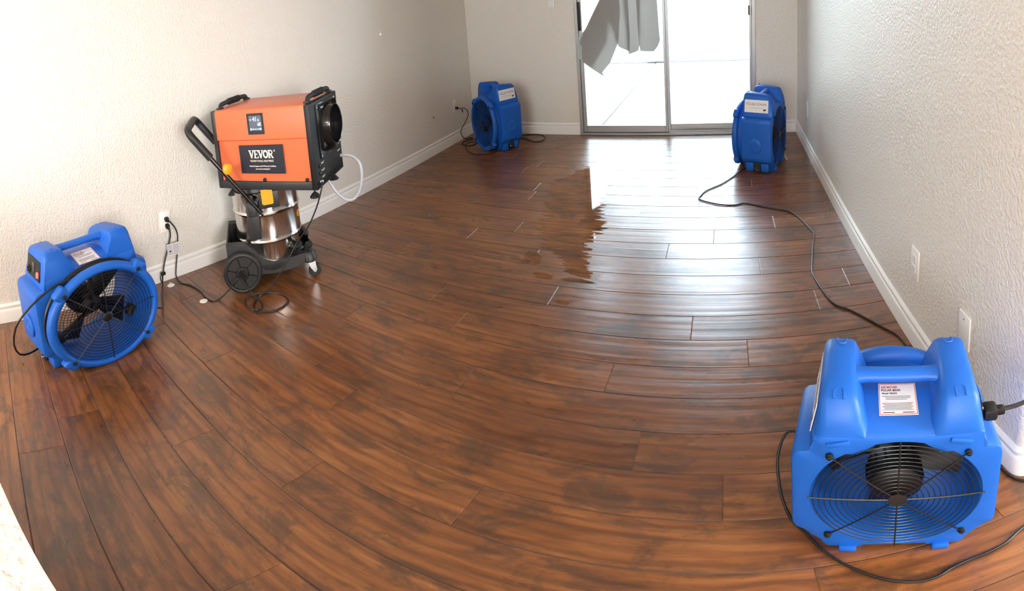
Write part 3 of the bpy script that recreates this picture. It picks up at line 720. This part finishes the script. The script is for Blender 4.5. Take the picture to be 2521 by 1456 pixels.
    for s in (-1, 1):
        bm = new(); tube(bm, [P(s, -0.09), P(s, 0.40)], 0.0125, 14); finish('handle_tube', bm, M['gloss_black'], root)
        bm = new(); c0 = Vector((-0.085, s * 0.204, 0.375))
        box(bm, c0, (0.075, 0.028, 0.205), 0.008, 2); box(bm, c0 + Vector((0, s * 0.012, 0.06)), (0.052, 0.022, 0.07), 0.006, 2); finish('handle_bracket', bm, M['tray'], root)
    grip = [P(-1, 0.325), P(-1, 0.42), P(-1, 0.485), P(-1, 0.515, 0.190), P(-1, 0.522, 0.12), P(1, 0.522, 0.0), P(1, 0.522, 0.12), P(1, 0.515, 0.190), P(1, 0.485), P(1, 0.42), P(1, 0.325)]
    bm = new(); tube(bm, smooth_path(grip, 5), 0.0215, 16); finish('grip', bm, M['rubber'], root)
    bm = new(); vs = lathe(bm, [(0.012, 0), (0.012, 0.022), (0.026, 0.026), (0.029, 0.036), (0.027, 0.052), (0.018, 0.057)], 20, 'Y'); bmesh.ops.transform(bm, matrix=Matrix.Translation(P(-1, 0.235) + Vector((0.020, -0.004, 0.012))) @ Matrix.Rotation(R(205), 4, 'Z'), verts=vs)
    finish('clamp_knob', bm, M['yellow'], root)
    # lid latch on the near side
    for s in (-1, 1):
        bm = new(); box(bm, (0.020, s * 0.216, 0.480), (0.125, 0.026, 0.088), 0.006, 2); lt = finish('latch_body', bm, M['tray'], root)
        bm = new(); prism(bm, [(-0.036, 0.540), (0.032, 0.540), (0.034, 0.466), (0.026, 0.460), (-0.024, 0.460), (-0.034, 0.466)], -0.008, 0.008, 'Y', 0.004, 2, mtx=Matrix.Translation((0.012, s * 0.237, 0.001))); finish('latch_tab', bm, M['yellow'], lt)
    # hose inlet cap low on the drum and the drain spout next to it
    bm = new(); a = R(-50); mt = Matrix.Rotation(a, 4, 'Z') @ Matrix.Translation((0.198, 0, 0.178))
    vs = lathe(bm, [(0.044, 0.0), (0.044, 0.022), (0.040, 0.030), (0.038, 0.056), (0.033, 0.062), (0.014, 0.062)], 32, 'X'); bmesh.ops.transform(bm, matrix=mt, verts=vs)
    box(bm, (0.066, 0, 0), (0.014, 0.060, 0.013), 0.004, 2, mtx=mt); finish('drain_cap', bm, M['gloss_black'], root)
    bm = new(); tube(bm, [(0.195, -0.150, 0.140), (0.214, -0.166, 0.165), (0.224, -0.175, 0.188)], [0.016, 0.015, 0.017], 16); finish('drain_spout', bm, M['tray'], root)
    bm = new(); a = R(-22); mt = Matrix.Rotation(a, 4, 'Z') @ Matrix.Translation((0.2085, 0, 0.335))
    vs = lathe(bm, [(0.020, -0.003), (0.020, 0.0005), (0.016, 0.0009)], 28, 'X'); bmesh.ops.transform(bm, matrix=mt, verts=vs)
    box(bm, (0.0012, 0, 0), (0.0008, 0.006, 0.020), mi=1, mtx=mt); finish('warning_sticker', bm, [M['yellow'], M['ink']], root)
    return root
build_vacuum()

def slab_word(bm, mt, hh, mi):
    """the plate's name in heavy slab capitals, hh tall, from the left"""
    def bar(x0, y0, x1, y1, w):
        d = Vector((x1 - x0, y1 - y0, 0)); n = Vector((-d.y, d.x, 0)).normalized() * w / 2
        q = [Vector((x0, y0, 0)) + n, Vector((x0, y0, 0)) - n, Vector((x1, y1, 0)) - n, Vector((x1, y1, 0)) + n]
        loops(bm, [[mt @ (p * hh + Vector((0, 0, z))) for p in q] for z in (-0.0003, 0.0003)], True, True, True, mi)
    def ring(cx, cy, rx, ry, w, a0=0, a1=360):
        n = 28; full = a1 - a0 >= 360
        A = [R(a0 + (a1 - a0) * i / n) for i in range(n + (0 if full else 1))]
        def P(k, z): return [mt @ (Vector(((cx + (rx + k) * math.cos(a)), (cy + (ry + k) * math.sin(a)), 0)) * hh + Vector((0, 0, z))) for a in A]
        rs = [P(w / 2, 0.0003), P(-w / 2, 0.0003)]
        loops(bm, rs, full, False, False, mi)
    def V(x):
        bar(x + 0.16, 0.94, x + 0.45, 0.03, 0.24); bar(x + 0.74, 0.94, x + 0.45, 0.03, 0.15)
        bar(x - 0.02, 0.945, x + 0.36, 0.945, 0.11); bar(x + 0.58, 0.945, x + 0.90, 0.945, 0.11); bar(x + 0.36, 0.04, x + 0.54, 0.04, 0.08)
    def E(x):
        bar(x + 0.18, 0.02, x + 0.18, 0.98, 0.23); bar(x, 0.945, x + 0.72, 0.945, 0.11); bar(x, 0.055, x + 0.74, 0.055, 0.11); bar(x + 0.18, 0.50, x + 0.54, 0.50, 0.12)
        bar(x + 0.68, 0.72, x + 0.68, 0.98, 0.10); bar(x + 0.70, 0.02, x + 0.70, 0.28, 0.10); bar(x + 0.53, 0.38, x + 0.53, 0.62, 0.08)
    def O(x): ring(x + 0.44, 0.5, 0.33, 0.40, 0.22)
    def Rr(x):
        bar(x + 0.18, 0.02, x + 0.18, 0.98, 0.23); bar(x, 0.945, x + 0.45, 0.945, 0.11); bar(x, 0.055, x + 0.36, 0.055, 0.11)
        ring(x + 0.44, 0.72, 0.24, 0.225, 0.15, -90, 90); bar(x + 0.18, 0.495, x + 0.46, 0.495, 0.12); bar(x + 0.42, 0.50, x + 0.70, 0.05, 0.20); bar(x + 0.58, 0.055, x + 0.86, 0.055, 0.11)
    V(0.0); E(0.86); V(1.56); O(2.36); Rr(3.22)
DC = (-2.388, 1.645); DYAW = R(25.2); DZ0 = 0.5430
def build_dehumidifier():
    root = thing('dehumidifier', 'orange and black boxy dehumidifier resting on top of the steel vacuum drum', 'dehumidifier', (*DC, DZ0), DYAW)
    w, d, h = 0.675, 0.400, 0.410; x0, x1 = -w / 2, w / 2; yf, yb = -d / 2, d / 2
    # orange wrap: lower front, upper front and top in one bent sheet with a seam
    bm = new()
    box(bm, (0.0, 0.003, 0.146), (w - 0.06, d - 0.010, 0.212), 0.003, 1)
    prof = [(yf, 0.255), (yf, h - 0.014), (yf + 0.004, h - 0.004), (yf + 0.014, h), (yb - 0.014, h), (yb - 0.003, h - 0.006), (yb, h - 0.014), (yb, 0.255)]
    loops(bm, [[Vector((x, a, b)) for a, b in prof] for x in (x0 + 0.03, x1 - 0.030)], True, True, True)
    finish('cabinet', bm, M['orange'], root)
    bm = new()     # black base tray and end posts
    box(bm, (0, 0, 0.021), (w, d, 0.042), 0.004, 2)
    box(bm, (x0 + 0.015, 0, h / 2 - 0.001), (0.030, d + 0.004, h - 0.002), 0.005, 2)
    finish('base_frame', bm, M['tray'], root)
    bm = new()
    box(bm, (x1 - 0.0175, 0, h / 2 - 0.001), (0.035, d + 0.006, h - 0.002), 0.006, 2)
    sp = finish('side_panel', bm, M['black'], root)
    bm = new(); box(bm, (x1 + 0.004, 0.010, 0.262), (0.010, 0.272, 0.262), 0.004, 2); box(bm, (x1 + 0.010, 0.010, 0.272), (0.010, 0.232, 0.224), 0.02, 3)
    vs = lathe(bm, [(0.094, 0.0), (0.106, 0.006), (0.100, 0.020), (0.096, 0.046), (0.099, 0.050), (0.097, 0.053), (0.092, 0.051), (0.091, 0.015), (0.089, -0.02), (0.02, -0.022)], 56, 'X', cap0=False); bmesh.ops.transform(bm, matrix=Matrix.Translation((x1 + 0.010, 0.010, 0.272)), verts=vs)
    finish('duct_collar', bm, M['gloss_black'], sp)
    for y, z in ((-0.120, 0.375), (0.135, 0.385), (-0.118, 0.145), (0.135, 0.145)):
        bm = new(); vs = lathe(bm, [(0.005, 0), (0.005, 0.003), (0.002, 0.004)], 12, 'X'); bmesh.ops.transform(bm, matrix=Matrix.Translation((x1 + 0.009, y, z)), verts=vs); finish('screw', bm, M['chrome'], sp)
    for z in (0.104, 0.070):
        bm = new(); box(bm, (x1 + 0.004, -0.150, z), (0.010, 0.022, 0.016), 0.003, 2); finish('switch', bm, M['gloss_black'], sp)
    for y, z, l in ((-0.105, 0.112, 0.045), (-0.105, 0.078, 0.05), (-0.105, 0.046, 0.045), (0.15, 0.108, 0.05)):
        bm = new()
        for k in range(2): box(bm, (x1 + 0.0002, y, z - 0.005 * k), (0.0008, l - 0.01 * k, 0.0022))
        finish('printed_lettering', bm, M['cream'], sp)
    mt = frame((x1 + 0.0004, 0.168, 0.345), (0, 1, 0), (0, 0, 1)); bm = new()
    for k in range(3): box(bm, (0, -0.018 + 0.018 * k, 0), (0.022, 0.011, 0.0008), mtx=mt)
    finish('printed_symbols', bm, M['cream'], sp)
    bm = new(); vs = lathe(bm, [(0.012, 0), (0.012, 0.008), (0.008, 0.016), (0.004, 0.018)], 16, 'X'); bmesh.ops.transform(bm, matrix=Matrix.Translation((x1 - 0.001, -0.155, 0.030)), verts=vs); finish('cord_gland', bm, M['chrome'], sp)
    # carry handles along the two top edges
    for x in (x0 + 0.045, x1 - 0.030):
        bm = new(); zc = h + 0.022
        path = smooth_path([(x, -0.155, h - 0.004), (x, -0.150, h + 0.010), (x, -0.125, zc), (x, 0.0, zc + 0.003), (x, 0.125, zc), (x, 0.150, h + 0.010), (x, 0.155, h - 0.004)], 5)
        tube(bm, path, 0.0125, 14)
        for y in (-0.155, 0.155): box(bm, (x, y, h + 0.003), (0.032, 0.040, 0.010), 0.003, 2)
        for k in range(13):
            y = -0.060 + 0.010 * k; vs = lathe(bm, [(0.0165, -0.003), (0.0175, 0), (0.0165, 0.003)], 16, 'Y'); bmesh.ops.transform(bm, matrix=Matrix.Translation((x, y, zc + 0.002)), verts=vs)
        finish('carry_handle', bm, M['rubber'], root)
    # display
    bm = new(); box(bm, (-0.018, yf - 0.001, 0.333), (0.112, 0.006, 0.104), 0.002, 1)
    dp = finish('display', bm, M['plate'], root)
    bm = new(); yy = yf - 0.0045; box(bm, (-0.016, yy, 0.337), (0.084, 0.001, 0.074), 0.0003, 1)
    sc_ = finish('screen', bm, M['lcd'], dp); bm = new()
    mt = frame((-0.016, yy - 0.0009, 0.337), (1, 0, 0), (0, 0, 1))
    text_into(bm, '41', 0.030, mt @ Matrix.Translation((-0.002, 0.019, 0)), 0, thick=0.0004); text_into(bm, '%', 0.014, mt @ Matrix.Translation((0.022, 0.014, 0)), 0, thick=0.0003)
    text_into(bm, '68', 0.024, mt @ Matrix.Translation((0.026, -0.006, 0)), 0, thick=0.0004); text_into(bm, '≈', 0.020, mt @ Matrix.Translation((-0.032, 0.018, 0)), 0)
    for k in range(5): box(bm, (-0.032 + 0.016 * k, -0.029, 0), (0.011, 0.009 if k in (0, 4) else 0.004, 0.0006), mtx=mt)
    finish('digits', bm, M['lcdink'], sc_)
    # nameplate
    bm = new(); box(bm, (-0.004, yf - 0.0005, 0.156), (0.300, 0.003, 0.144), 0.002, 1)
    mt = frame((-0.004, yf - 0.0022, 0.156), (1, 0, 0), (0, 0, 1))
    slab_word(bm, mt @ Matrix.Translation((-0.0835, 0.006, 0)), 0.041, 1)
    text_into(bm, '®', 0.014, mt @ Matrix.Translation((0.092, 0.042, 0)), 1)
    text_into(bm, 'TOUGH TOOLS, HALF PRICE', 0.0128, mt @ Matrix.Translation((0, -0.008, 0)), 1, sx=0.98, thick=0.0002)
    text_into(bm, 'Technical Support and E-Warranty Certificate', 0.0100, mt @ Matrix.Translation((0.002, -0.034, 0)), 1, sx=0.98, thick=0.0002)
    text_into(bm, 'www.vevor.com/support', 0.0100, mt @ Matrix.Translation((0.002, -0.048, 0)), 1, sx=0.98, thick=0.0002)
    finish('nameplate', bm, [M['plate'], M['cream']], root)
    for x in (x0 + 0.065, 0.0, x1 - 0.060):
        bm = new(); vs = lathe(bm, [(0.010, 0), (0.010, 0.006), (0.007, 0.009), (0.002, 0.010)], 18, 'Y'); bmesh.ops.transform(bm, matrix=Matrix.Translation((x, yf + 0.003, 0.052)) @ Matrix.Rotation(PI, 4, 'Z'), verts=vs); finish('bolt', bm, M['black'], root)
    # rubber feet that hang clear of the drum
    for x in (x0 + 0.055, x1 - 0.05):
        for y in (yf + 0.055, yb - 0.055):
            bm = new(); lathe(bm, [(0.004, 0.002), (0.004, -0.020), (0.009, -0.026), (0.017, -0.031), (0.030, -0.046), (0.030, -0.050), (0.004, -0.044)], 20, 'Z', (x, y, 0)); finish('rubber_foot', bm, M['rubber'], root)
    # clear drain hose: leaves low at the back of the side panel and loops under
    bm = new(); tube(bm, smooth_path([(x1 - 0.004, yb - 0.030, 0.070), (x1 + 0.020, yb - 0.028, 0.072), (x1 + 0.075, yb - 0.020, 0.060), (x1 + 0.120, yb - 0.02, 0.015), (x1 + 0.122, yb - 0.03, -0.066), (x1 + 0.092, yb - 0.04, -0.140), (x1 + 0.036, yb - 0.05, -0.168), (x1 - 0.03, yb - 0.06, -0.130), (x1 - 0.080, yb - 0.07, -0.055), (x1 - 0.110, yb - 0.08, 0.004)], 6), 0.0095, 12)
    finish('drain_hose', bm, M['hose'], root)
    return root
build_dehumidifier()

# ------------------------------------------------------------------ cords and plugs
CR = 0.0042
def cord(name, label, pts, r=CR, group='black power cords', sub=6):
    bm = new(); tube(bm, smooth_path(pts, sub), r, 8)
    return tag(finish(name, bm, M['cordmat']), label, 'power cord', group)
def plug(parent, loc, rotz, pitch=0.0):
    bm = new(); mt = Matrix.Translation(loc) @ Matrix.Rotation(rotz, 4, 'Z') @ Matrix.Rotation(pitch, 4, 'Y')
    box(bm, (0.016, 0, 0), (0.030, 0.026, 0.024), 0.005, 2, mtx=mt); box(bm, (0.036, 0, -0.003), (0.022, 0.015, 0.015), 0.004, 2, mtx=mt)
    o = finish('plug', bm, M['black'], parent); return o
def fl(pts, z=CR + 0.0009): return [(x, y, z) for x, y in pts]
cord('power_cord', 'long black cord snaking over the floor from the far right blower along the right wall',
     [(0.205, 3.93, 0.03), (0.137, 3.863, 0.008)] + fl([(-0.029, 3.603), (-0.16, 3.462), (-0.204, 3.362), (-0.211, 3.314), (-0.152, 3.264), (-0.049, 3.214), (0.052, 3.202), (0.126, 3.226), (0.252, 3.159), (0.36, 3.103), (0.421, 3.064), (0.475, 2.96), (0.524, 2.783), (0.530, 2.719), (0.497, 2.582), (0.448, 2.35), (0.445, 2.269), (0.468, 2.117), (0.496, 2.017), (0.551, 1.962), (0.608, 1.882), (0.662, 1.793), (0.702, 1.724), (0.716, 1.62), (0.722, 1.45), (0.726, 1.20), (0.728, 1.02), (0.729, 0.92), (0.76, 0.870), (0.87, 0.80), (1.1, 0.74), (1.6, 0.70)]), sub=5)
c = cord('power_cord', 'black cord looping round the front of the near right blower', [(0.196, 1.10, 0.185), (0.150, 1.125, 0.175), (0.120, 1.090, 0.120), (0.118, 1.02, 0.05), (0.135, 0.95, 0.012)] + fl([(0.162, 0.900), (0.185, 0.848), (0.218, 0.793), (0.258, 0.747), (0.301, 0.710), (0.351, 0.686), (0.395, 0.683), (0.437, 0.695), (0.485, 0.702), (0.531, 0.703), (0.585, 0.710), (0.652, 0.732), (0.80, 0.76), (1.0, 0.78)]))

c2 = cord('power_cord', 'short black cord plugged into the panel of the near right blower', [(0.602, 0.800, 0.419), (0.640, 0.792, 0.421), (0.70, 0.792, 0.424), (0.80, 0.806, 0.424), (1.0, 0.83, 0.36), (1.25, 0.82, 0.20), (1.45, 0.80, 0.03), (1.7, 0.78, CR + 0.0009)], r=0.0055)
bm = new(); mt = Matrix.Translation((0.560, 0.812, 0.418)) @ Matrix.Rotation(R(-17.6), 4, 'Z')
box(bm, (0.010, 0, 0), (0.034, 0.040, 0.034), 0.008, 2, mtx=mt); box(bm, (0.034, 0, 0), (0.026, 0.022, 0.020), 0.006, 2, mtx=mt); finish('connector', bm, M['black'], c2)

# cord wound round the neck of the left blower, then plugged in at the wall
fm = Matrix.Translation((-2.475, 0.385, 0)) @ Matrix.Rotation(R(-77), 4, 'Z') @ Matrix.Diagonal((1.37, 1.25, 1.065, 1))
loc = [(0.215, -0.02, 0.060), (0.262, 0.02, 0.075), (0.305, 0.06, 0.110), (0.328, 0.10, 0.185), (0.318, 0.125, 0.270), (0.285, 0.14, 0.325), (0.225, 0.142, 0.372), (0.150, 0.141, 0.404)]
n = 90
for i in range(n + 1):
    a = R(62) + (2 * PI * 3.46) * i / n; rr = 0.2095 + 0.011 * (0.5 - 0.5 * math.cos(5 * PI * i / n))
    loc.append((rr * math.cos(a), 0.140 - 0.022 * i / n, 0.219 + rr * math.sin(a)))
wound = [fm @ Vector(p) for p in loc]
wound += [Vector(p) for p in [(-2.47, 0.745, 0.09), (-2.58, 0.83, 0.02), (-2.74, 0.89, 0.012), (-2.86, 0.945, 0.020), (-2.895, 0.968, 0.060), (-2.898, 0.995, 0.136), (-2.900, 1.035, 0.216), (-2.900, 1.060, 0.275), (-2.905, 1.064, 0.312), (-2.918, 1.064, 0.330)]]
c = cord('power_cord', 'black cord wound round the left blower and plugged in low on the wall', wound, sub=2, r=0.0052)
plug(c, (XL + 0.0095, 1.063, 0.3305), 0, R(14))
bm = new(); box(bm, (-2.894, 0.972, 0.072), (0.022, 0.034, 0.020), 0.006, 2, mtx=None); tube(bm, smooth_path([(-2.894, 0.962, 0.070), (-2.880, 0.945, 0.060), (-2.875, 0.948, 0.030), (-2.885, 0.962, 0.022)], 4), 0.003, 6); finish('cord_tie', bm, M['black'], c)
# dehumidifier cord
c = cord('power_cord', 'black cord of the dehumidifier hanging past the drum and looped on the floor', [(-2.014, 1.648, 0.573), (-1.996, 1.642, 0.570), (-1.996, 1.625, 0.535), (-2.025, 1.602, 0.455), (-2.075, 1.565, 0.360), (-2.140, 1.530, 0.285), (-2.170, 1.488, 0.215), (-2.208, 1.440, 0.140), (-2.255, 1.385, 0.062), (-2.300, 1.325, 0.012)] + fl([(-2.262, 1.262), (-2.191, 1.225), (-2.152, 1.246), (-2.114, 1.306), (-2.115, 1.370), (-2.148, 1.420), (-2.215, 1.430)]) + [(-2.278, 1.402, 0.009), (-2.322, 1.352, 0.014), (-2.342, 1.305, 0.012), (-2.344, 1.262, 0.010), (-2.300, 1.224, 0.006), (-2.236, 1.206, 0.013), (-2.190, 1.226, 0.014), (-2.188, 1.262, 0.006), (-2.230, 1.292, 0.010), (-2.300, 1.300, 0.020), (-2.340, 1.282, 0.060), (-2.366, 1.258, 0.112), (-2.385, 1.236, 0.108), (-2.425, 1.190, 0.050)] + fl([(-2.466, 1.143), (-2.478, 1.108), (-2.549, 1.099), (-2.657, 1.110), (-2.761, 1.096), (-2.840, 1.062)]) + [(-2.888, 1.058, 0.030), (-2.900, 1.072, 0.085), (-2.902, 1.090, 0.150), (-2.902, 1.112, 0.255), (-2.902, 1.104, 0.310), (-2.905, 1.082, 0.345), (-2.918, 1.066, 0.368)])
plug(c, (XL + 0.0095, 1.063, 0.3695), 0, R(6))
bm = new()
for y0, y1, z0, z1, x in ((1.022, 1.060, 0.165, 0.235, -2.890), (1.062, 1.112, 0.160, 0.232, -2.893)):
    box(bm, (x, (y0 + y1) / 2, (z0 + z1) / 2), (0.0012, y1 - y0, z1 - z0), 0.0004, 1)
    for k in range(6): box(bm, (x + 0.0008, (y0 + y1) / 2, z0 + 0.010 + 0.010 * k), (0.0006, (y1 - y0) * 0.82, 0.0026), mi=1)
box(bm, (-2.888, 1.041, 0.190), (0.0006, 0.010, 0.010), mi=2)
o = finish('warning_tag', bm, [M['paper'], M['greyink'], M['ink']], c); o['label'] = 'white printed warning tag'
# corner blower cord
c = cord('power_cord', 'black cord of the far corner blower, coiled loosely on both sides of it', [(-2.918, 4.485, 0.330), (-2.890, 4.490, 0.326), (-2.866, 4.497, 0.305), (-2.870, 4.510, 0.285), (-2.885, 4.520, 0.300), (-2.880, 4.512, 0.322), (-2.880, 4.545, 0.318), (-2.880, 4.610, 0.285), (-2.885, 4.640, 0.226), (-2.895, 4.565, 0.162), (-2.900, 4.480, 0.110), (-2.900, 4.500, 0.050), (-2.890, 4.560, 0.012)] + fl([(-2.870, 4.620), (-2.820, 4.60), (-2.870, 4.500), (-2.858, 4.410), (-2.760, 4.350), (-2.690, 4.395), (-2.700, 4.480), (-2.780, 4.500), (-2.800, 4.420), (-2.740, 4.300), (-2.600, 4.150), (-2.500, 4.110), (-2.421, 4.118), (-2.340, 4.180)]) + [(-2.300, 4.250, 0.012), (-2.275, 4.330, 0.030)])
plug(c, (XL + 0.0095, 4.485, 0.3305), 0, 0)
cord('extension_cord', 'black cord loop on the floor right of the far corner blower', fl([(-2.300, 4.760), (-2.230, 4.825), (-2.130, 4.850), (-2.040, 4.820), (-1.975, 4.745), (-1.962, 4.650), (-2.020, 4.585), (-2.110, 4.630), (-2.200, 4.680), (-2.290, 4.690)]))

# ------------------------------------------------------------------ blown vertical blind at the door
def build_blind():
    yb = YB - 0.115
    root = thing('vertical_blind', 'grey vertical blind blown sideways across the left door panel', 'blind', (-0.64, yb, 2.16))
    inv = Matrix.Translation((0.64, -yb, -2.16))
    bm = new(); box(bm, (-0.64, YB - 0.060, 2.185), (1.96, 0.115, 0.050), 0.004, 1, mtx=inv); finish('headrail', bm, M['alu'], root)
    def slat(rows, y, bulge, cut=0.0):
        bm = new(); n = 9; A, B = [], []
        for (xl, zl, xr, zr), yy in zip(rows, y):
            ra, rb = [], []
            for i in range(n):
                u = i / (n - 1); x = xl + (xr - xl) * u; z = zl + (zr - zl) * u; q = yb + yy + bulge * (1 - (2 * u - 1) ** 2)
                p = inv @ Vector((x, q, z)); ra.append(bm.verts.new(p)); rb.append(bm.verts.new(p + Vector((0, 0.0018, 0))))
            A.append(ra); B.append(rb)
        m = len(A)
        for j in range(m - 1):
            for i in range(n - 1):
                bm.faces.new((A[j][i], A[j][i + 1], A[j + 1][i + 1], A[j + 1][i])); bm.faces.new((B[j][i], B[j + 1][i], B[j + 1][i + 1], B[j][i + 1]))
            for i in (0, n - 1): bm.faces.new((A[j][i], A[j + 1][i], B[j + 1][i], B[j][i]))
        for i in range(n - 1):
            for j in (0, m - 1): bm.faces.new((A[j][i], B[j][i], B[j][i + 1], A[j][i + 1]))
        finish('slat', bm, M['fabric'], root)
    Z = 2.16
    slat([(-0.87, Z, -0.74, Z), (-0.89, 1.6, -0.70, 1.6), (-0.895, 1.2, -0.680, 1.2), (-0.885, 0.95, -0.668, 0.95), (-0.880, 0.84, -0.661, 0.850), (-0.874, 0.800, -0.688, 0.800), (-0.868, 0.768, -0.728, 0.762)], [0, 0, 0, -.01, -.01, -.01, -.01], -0.018)
    slat([(-1.00, Z, -0.87, Z), (-1.03, 1.6, -0.86, 1.6), (-1.03, 1.2, -0.85, 1.2), (-1.01, 0.90, -0.865, 0.90), (-1.002, 0.765, -0.885, 0.785), (-0.993, 0.740, -0.900, 0.766)], [.012, .012, .012, .012, .012, .012], -0.014)
    slat([(-1.13, Z, -1.00, Z), (-1.17, 1.6, -0.98, 1.6), (-1.18, 1.2, -0.98, 1.15), (-1.15, 0.95, -0.975, 0.90), (-1.100, 0.813, -0.985, 0.768)], [0, 0, 0, 0, 0], -0.02)
    slat([(-1.24, Z, -1.12, Z), (-1.27, 1.60, -1.08, 1.55), (-1.275, 1.22, -1.06, 1.12), (-1.42, 1.01, -1.10, 0.84), (-1.49, 0.84, -1.19, 0.68), (-1.500, 0.698, -1.285, 0.592), (-1.47, 0.68, -1.262, 0.560)], [-.012, -.012, -.014, -.016, -.018, -.02, -.02], -0.022)
    slat([(-1.33, Z, -1.22, Z), (-1.24, 1.60, -1.12, 1.55), (-1.285, 1.22, -1.14, 1.10), (-1.44, 0.99, -1.22, 0.86), (-1.545, 0.84, -1.32, 0.74), (-1.575, 0.735, -1.38, 0.65)], [.014, .014, .012, .010, .008, .006], -0.016)
    slat([(-1.42, Z, -1.31, Z), (-1.24, 1.60, -1.14, 1.55), (-1.275, 1.24, -1.20, 1.16), (-1.455, 0.975, -1.34, 0.90), (-1.560, 0.882, -1.47, 0.80)], [.024, .024, .022, .018, .016], -0.012)
build_blind()

# ------------------------------------------------------------------ spilled water, outlet caps
from mathutils import noise as mnoise
def colour_at(x, y):
    k = math.floor((PY0 - y) / PW)
    for xa, xb, col in PLANKS.get(k, []):
        if xa <= x <= xb: return col
    return (0.5, 0.5, 0.5, 1)
def puddle(label, rows, amp=0.05, freq=34.0, seed=0.0, step=0.010, group='puddles on the boards'):
    """rows = (y, x_left, x_right) from far to near; ragged edges follow the grain"""
    bm = new(); cl = bm.loops.layers.float_color.new('plank'); rows = sorted(rows, reverse=True); z = 0.0006
    def at(y):
        for (ya, la, ra), (yb_, lb, rb) in zip(rows[:-1], rows[1:]):
            if yb_ <= y <= ya:
                t = (ya - y) / max(1e-6, ya - yb_); return la + (lb - la) * t, ra + (rb - ra) * t
        return rows[-1][1:]
    y = rows[0][0]; prev = None
    while y >= rows[-1][0] - 1e-6:
        l, r = at(y); w = (r - l); a = min(amp, 0.42 * w)
        l += a * (mnoise.noise((y * freq, seed, 0)) + 0.6 * mnoise.noise((y * freq * 2.7, seed, 3))); r += a * (mnoise.noise((y * freq, seed, 9)) + 0.6 * mnoise.noise((y * freq * 2.7, seed, 13)))
        if r < l + 0.004: l = r = (l + r) / 2; r += 0.004
        n = 24; row = [bm.verts.new((l + (r - l) * i / n, y, z)) for i in range(n + 1)]
        if prev:
            for i in range(n):
                f = bm.faces.new((row[i], row[i + 1], prev[i + 1], prev[i])); c_ = f.calc_center_median(); col = colour_at(c_.x, c_.y)
                for lp in f.loops: lp[cl] = col
        prev = row; y -= step
    o = finish('puddle', bm, M['wet'], sharp=80); return tag(o, label, 'puddle', group)
puddle('large ragged puddle on the boards in front of the glass door', [(3.95, -1.24, -1.02), (3.72, -1.36, -0.98), (3.55, -1.44, -0.96), (3.12, -1.33, -0.90), (2.95, -1.28, -0.86), (2.84, -1.27, -0.80), (2.74, -1.20, -0.86), (2.62, -1.11, -0.86), (2.56, -1.13, -0.85), (2.47, -1.02, -0.83), (2.42, -0.94, -0.81), (2.30, -0.88, -0.76), (2.27, -0.82, -0.74)], amp=0.085, freq=42, seed=1.3, step=0.007)
puddle('small puddle left of the big puddle, at a board joint', [(2.48, -1.20, -1.13), (2.42, -1.20, -1.08), (2.36, -1.16, -1.07), (2.34, -1.14, -1.10)], amp=0.03, freq=60, seed=4.1)
puddle('narrow puddle just in front of the big puddle', [(2.255, -0.86, -0.78), (2.235, -0.90, -0.70), (2.215, -0.84, -0.74)], amp=0.02, freq=70, seed=6.6, step=0.006)
puddle('thin streak of water left of the narrow puddle', [(2.275, -1.06, -1.00), (2.25, -1.07, -0.94), (2.215, -1.03, -0.95)], amp=0.02, freq=80, seed=8.2, step=0.006)
puddle('drop of water nearest to the photographer', [(2.045, -0.84, -0.80), (2.03, -0.86, -0.77), (2.012, -0.83, -0.79)], amp=0.006, freq=80, seed=9.9, step=0.006)

def outlet_cap(x, y, label, prongs):
    root = thing('outlet_cap', label, 'outlet cap', (x, y, 0.001), R(25), 'outlet safety caps')
    bm = new(); lathe(bm, [(0.0235, 0), (0.0245, 0.0015), (0.0235, 0.0040), (0.020, 0.0050), (0.004, 0.0052)], 32, 'Z'); finish('disc', bm, M['white'], root)
    if prongs:
        for dx in (-0.0065, 0.0065):
            bm = new(); box(bm, (dx, 0, 0.0125), (0.0016, 0.006, 0.016), 0.0005, 1); finish('prong', bm, M['white'], root)
outlet_cap(-2.856, 1.001, 'white outlet cap with prongs up near the wall', True)
outlet_cap(-2.520, 1.070, 'white outlet cap lying flat beside the black cord', False)
